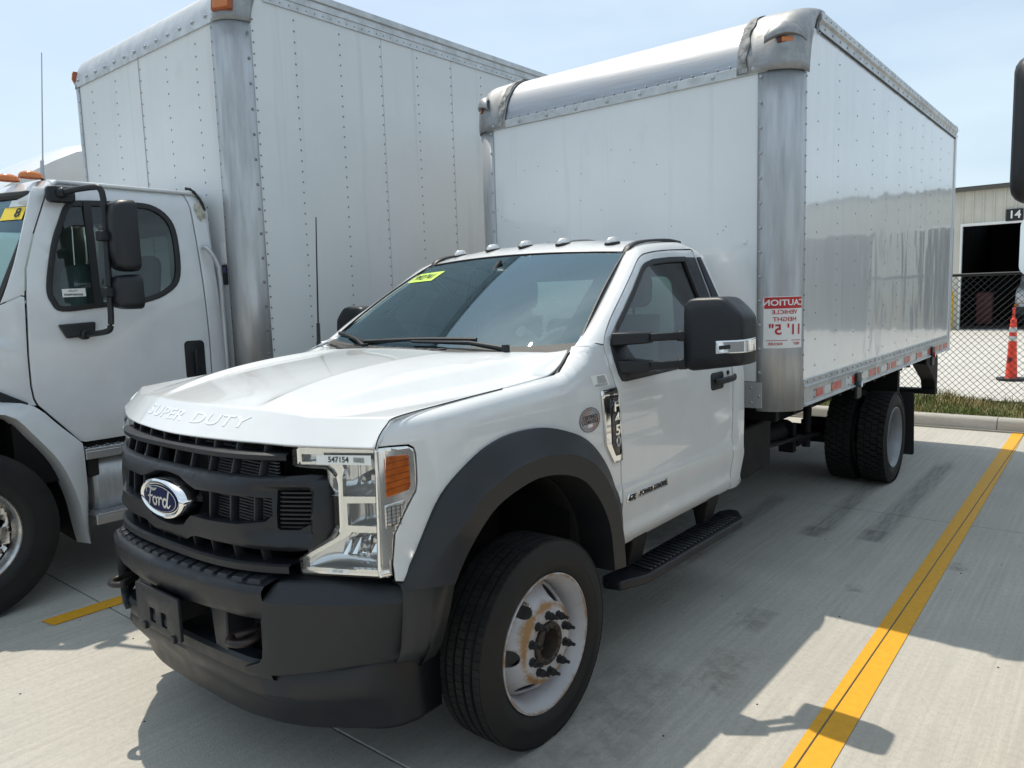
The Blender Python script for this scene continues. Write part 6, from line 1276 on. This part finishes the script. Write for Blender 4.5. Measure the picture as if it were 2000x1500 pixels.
# wheels
m_alloy = M('polished_alloy', (.55, .54, .53), .28, 1, var=.4, vscale=9, vcol=(.30, .29, .28), rvar=.1)
def big_wheel(x, y, s, name='wheel'):
    W = MB().lathe([(.27, -s*.10), (.272, s*.02), (.276, s*.08), (.290, s*.105), (.298, s*.112), (.298, s*.120), (.290, s*.122), (.280, s*.115), (.268, s*.095), (.255, s*.07)], (0, 0, 0), (1, 0, 0), 64).build(name, m_alloy, U, smooth=40); W.location = (x, y, .50)
    hs = [circle(0, 0, .10, 32)]+[circle(.200*math.cos(R(36*k+10)), .200*math.sin(R(36*k+10)), .027, 18) for k in range(10)]
    pf = lambda r: float(np.interp(r, [.1, .17, .19, .23, .26], [.075, .075, .068, .045, .06]))
    panel('wheel_disc', circle(0, 0, .258, 64), lambda a, b: (s*pf(math.hypot(a, b)), a, b), (s, 0, 0), m_alloy, W, holes=hs, step=.03, thick=.014, smooth=50)
    for k in range(10): c = Vector((s*.074, .1425*math.cos(R(36*k+28)), .1425*math.sin(R(36*k+28)))); MB().tube([c, c+Vector((s*.03, 0, 0)), c+Vector((s*.045, 0, 0))], [.019, .018, .012], 6).build('lug_nut', m_chrome, W, smooth=30)
    MB().lathe([(.105, s*.05), (.10, s*.10), (.085, s*.14), (.05, s*.155), (.001, s*.155)], (0, 0, 0), (1, 0, 0), 28).build('hub', m_alloy, W)
    tyre_mesh(W, R0=.502, W0=.28, rim=.288, grooves=(-.08, -.03, .03, .08), gw=.007)
for s in (1, -1): big_wheel(s*1.062, 0, s)
for s in (1, -1):
    for x in (1.08, .75): 
        W = MB().lathe([(.28, -.1), (.298, .11), (.28, .12), (.20, -.05), (.1, -.06), (.001, -.06)], (0, 0, 0), (s, 0, 0), 32).build('rear_wheel', m_rim2, U); W.location = (s*x, 6.1, .50); tyre_mesh(W, R0=.502, W0=.28, rim=.288, grooves=())
ch = MB()
for s in (-1, 1): ch.box(s*.43-.04, s*.43+.04, -1.0, 9.0, .75, 1.02)
for y in (.5, 2.4, 4, 6, 8): ch.box(-.4, .4, y, y+.1, .78, 1.0)
ch.cyl((-1, 6.1, .5), (1, 6.1, .5), .08).cyl((-1, 0, .5), (1, 0, .5), .06).build('chassis_frame', m_frame, U, smooth=0)
m_joint2 = M('panel_joint_grey', (.42, .43, .44), .5)
# ---- cargo box
XB, Y0, Y1, Z0, ZF2, ZT2 = 1.30, 1.77, 9.1, 1.12, 3.70, 3.90
C2 = MB().box(-XB+.10, XB-.10, Y0+.12, Y0+.42, Z0+.05, ZF2-.02).box(-XB+.03, XB-.03, Y0+.42, Y1, Z0+.05, ZT2-.02).build('cargo_box', m_frame, U, smooth=0)
p2 = .17
def post2(s, t, off=0):
    a = t*math.pi/2; return (s*(XB-p2+(p2+off)*math.sin(a)), Y0+p2-(p2+off)*math.cos(a))
fw2 = MB().add([(-XB+p2, Y0+.004, Z0), (XB-p2, Y0+.004, Z0), (XB-p2, Y0+.004, ZF2), (-XB+p2, Y0+.004, ZF2)], [(0, 1, 2, 3)]).build('front_wall', m_box2, C2, smooth=0)
rv = MB()
for x in (-.86, -.41, .03, .45, .88):
    k = 0; z = 1.5
    while z < ZF2-.05: rv.dome((x, Y0+.003, z), (0, -1, 0), .0065, .004, 6); z += .088
rv.build('wall_rivets', m_rivet, fw2, kind='stuff')
MB().box(.008, .014, Y0-.001, Y0+.005, Z0, ZF2).build('panel_joint', m_joint2, fw2, smooth=0)
bd2 = MB().box(-XB+p2-.02, XB-p2+.02, Y0-.008, Y0+.004, ZF2-.002, ZF2+.045).build('front_band', m_alurail, C2, smooth=0); rv = MB()
for k in range(13): rv.dome((-1.1+k*.18, Y0-.008, ZF2+.05), (0, -1, 0), .014, .010, 8)
rv.build('band_rivets', m_rivetw, bd2, kind='stuff')
def nose2(v): a = v*math.pi/2; return (.24*(1-math.cos(a)), ZF2+.04+.26*math.sin(a))
MB().grid([[(x, Y0+nose2(v)[0]-.004, nose2(v)[1]) for x in np.linspace(-XB+p2-.01, XB-p2+.01, 13)] for v in np.linspace(0, 1, 14)]).build('front_radius', M('aluminium_dull', (.62, .63, .64), .5, .7, var=.2, vscale=8), C2, smooth=70)
MB().add([(-XB, Y0+.22, 4.0), (XB, Y0+.22, 4.0), (XB, Y1, 4.0), (-XB, Y1, 4.0)], [(0, 1, 2, 3)]).build('roof_sheet', m_alurail, C2, smooth=0)
for s in (-1, 1):
    prof = [(s*(XB-p2-.025), Y0-.003)]+[post2(s, t, .004) for t in np.linspace(0, 1, 12)]+[(s*(XB+.004), Y0+p2+.02)]
    cp2 = MB().grid([[(x, y, z) for x, y in prof] for z in (Z0-.01, 1.8, 2.6, 3.3, ZF2)]).build('corner_post', m_alu, C2, smooth=60, solid=.004)
    rv = MB()
    for k in range(28): rv.dome((s*(XB-p2-.012), Y0-.004, Z0+.06+k*.092), (0, -1, 0), .006, .004, 6)
    for k in range(15): rv.dome((s*(XB+.002), Y0+p2-.010, Z0+.10+k*.172), (s, 0, 0), .012, .008, 8)
    rv.build('post_rivets', m_rivet, cp2, kind='stuff')
    rows = []
    for v in np.linspace(0, 1, 12):
        yo, z = nose2(v); z -= .04*(1-v); pr = p2*(1-.3*v); rows.append([(s*(XB-pr+(pr+.010)*math.sin(t*math.pi/2)), Y0+yo+pr-(pr+.010)*math.cos(t*math.pi/2), z) for t in np.linspace(0, 1, 10)]+[(s*(XB+.01), Y0+max(yo+pr+.015, p2+.02+.18*v**1.6), z)])
    cc2 = MB().grid(rows).build('corner_casting', m_cast, C2, smooth=60, solid=.006)
    nn_ = Vector((s*.45, -.88, .15)).normalized(); a_, b_, _q = frame(nn_); c0 = Vector((s*(XB-.075), Y0+.028, 3.80))
    MB().obox(c0, a_*.075, b_*.042, nn_*.018).build('lamp_base', M('lamp_base_orange', (.35, .08, .02), .4), cc2, bevel=.006); MB().obox(c0+nn_*.016, a_*.058, b_*.032, nn_*.010).build('lamp_lens', m_amber, cc2, bevel=.006)
    sw2 = MB().grid([[(s*XB, y, z) for y in np.linspace(Y0+p2, Y1, 10)] for z in np.linspace(Z0+.15, ZT2, 8)]).build('side_wall', m_box2, C2, smooth=180)
    rv = MB()
    for k in range(17):
        y = Y0+p2+.378+k*.412; z = Z0+.22
        while z < ZT2-.04: rv.dome((s*(XB+.001), y, z), (s, 0, 0), .0068, .005, 6); z += .077
    z = Z0+.22
    while z < ZT2-.04: rv.dome((s*(XB+.001), Y0+p2+.035, z), (s, 0, 0), .0068, .005, 6); z += .077
    rv.build('wall_rivets', m_rivet, sw2, kind='stuff')
    for k in range(1, 8): MB().box(min(s*XB, s*(XB+.0015)), max(s*XB, s*(XB+.0015)), Y0+p2+.39+k*.824, Y0+p2+.393+k*.824, Z0+.15, ZT2).build('panel_joint', m_joint2, sw2, smooth=0)
    tr2 = MB().prism([(0, ZT2-.03), (.010, ZT2-.03), (.010, ZT2+.025), (.016, ZT2+.03), (.016, ZT2+.075), (.03, ZT2+.085), (.03, ZT2+.13), (-.05, ZT2+.13), (-.05, ZT2)], lambda a, b, d: (s*(XB+a), d, b), Y0+.30, Y1).build('top_rail', m_alurail, C2, smooth=20); rv = MB()
    for k in range(90): rv.dome((s*(XB+.010), Y0+.36+k*.075, ZT2-.005), (s, 0, 0), .006, .004, 6)
    rv.build('rail_rivets', m_rivet, tr2, kind='stuff')
    MB().prism([(0, Z0-.03), (.02, Z0-.03), (.02, Z0+.15), (-.03, Z0+.15), (-.03, Z0-.03)], lambda a, b, d: (s*(XB+a), d, b), Y0+p2, Y1).build('lower_rail', m_alurail, C2, smooth=20)
MB().box(XB-.06, XB+.032, 8.2, 8.36, ZT2+.086, ZT2+.128).build('roof_marker', m_red, C2)
# small notice plates on the post of the box
MB().box(XB-p2-.10, XB-p2-.04, Y0-.004, Y0+.003, 2.05, 2.20).build('notice_label', m_white_flat, C2, smooth=0)
nb = MB().box(XB-p2-.10, XB-p2-.04, Y0-.005, Y0+.003, 1.90, 2.04).build('notice_plate', m_gloss, C2, smooth=0)
MB().box(XB-p2-.09, XB-p2-.05, Y0-.007, Y0-.004, 1.985, 2.025).build('plate_mark', M('plate_blue_red', (.16, .06, .16), .5, var=1, vscale=30, vcol=(.04, .10, .35)), nb, smooth=0)
ll = panel('window_label', [(.665, 1.83), (.80, 1.835), (.80, 1.885), (.665, 1.88)], ls(1, -.001), (1, 0, 0), m_white_flat, U, step=.1, thick=0)
for k in range(16): panel('bar', [(.675+k*.0068, 1.84), (.679+k*.0068, 1.84), (.679+k*.0068, 1.852), (.675+k*.0068, 1.852)], ls(1, .001), (1, 0, 0), m_ink, ll, step=0, thick=0)
text_obj('1042477', lambda a, b: (lx(.73, 1.87)+.001, .725+a, 1.868+b), m_ink, ll, size=.016, out=(1, 0, 0))
# torn corner trim at the back of the cab roof
rt_ = random.Random(4); tp = []
for k in range(18):
    a = 2*math.pi*k/18; tp.append((1.632+.045*math.cos(a)*rt_.uniform(.6, 1.1), 2.42+.085*math.sin(a)*rt_.uniform(.7, 1.1)))
panel('torn_trim', tp, ls(1, .004), (1, 0, 0), M('old_sealant', (.55, .52, .42), .8, var=.5, vscale=30), U, step=.03, thick=0)
MB().tube(cr([(lx(1.57, 2.5)-.02, 1.56, 2.572), (lx(1.6, 2.5)-.0, 1.60, 2.56), (lx(1.64, 2.46)+.005, 1.645, 2.49), (lx(1.66, 2.4)+.006, 1.665, 2.42)], 4), [.010, .012, .009, .012, .008, .013, .009, .012, .010, .012, .009, .010, .006], 6).build('torn_trim', m_ink, U)
# ---- third truck, right of the picture: only its mirror reaches into view
V = copy_tree(U, None, skip=('cargo_box', 'antenna', 'window_label', 'convex_mirror_head', 'mirror_clamp.001'))
V.location = (3.925, -.40, 0); V['label'] = 'white truck parked at the right edge, only its black mirror showing'; V['category'] = 'truck'

# ---- fourth truck far on the left: only the top of its roof fairing shows
FT = empty('fairing_truck', (-7.45, .35, 0)); tag(FT, 'white truck farther left, only its curved roof fairing showing beside the tall box', 'truck')
rows = [[(x, y, z-.12*(abs(x)/1.05)**5) for x in np.linspace(-1.05, 1.05, 21)] for y, z in ((-.3, 2.62), (0, 2.88), (.3, 3.17), (.55, 3.34), (.8, 3.49), (1.05, 3.62), (1.5, 3.74), (1.9, 3.76), (1.95, 2.6))]
rows = [[(-1.06, r_[0][1], 2.56)]+r_+[(1.06, r_[-1][1], 2.56)] for r_ in rows]
MB().grid(rows).build('roof_fairing', m_white2, FT, smooth=60, solid=.02)
MB().prism([(-2.2, .7), (-2.15, 1.35), (-1.9, 1.6), (-.75, 1.85), (-.3, 2.6), (1.95, 2.6), (1.95, .9), (.6, .6)], lambda a, b, d: (d, a, b), -1.1, 1.1).build('cab_body', m_white2, FT, bevel=.08)
MB().add([(-.9, -.735, 1.90), (.9, -.735, 1.90), (.85, -.34, 2.54), (-.85, -.34, 2.54)], [(0, 1, 2, 3)]).build('windshield', m_gloss, FT, smooth=0)
for s in (1, -1):
    for yy in (-1.1, 3.2): MB().lathe([(.28, -.13), (.48, -.14), (.5, -.1), (.5, .1), (.48, .14), (.28, .13)], (s*1.0, yy, .5), (1, 0, 0), 24).build('wheel', m_rubber, FT)
MB().box(-.47, .47, -2.0, 5.0, .7, .95).build('chassis_frame', m_frame, FT)
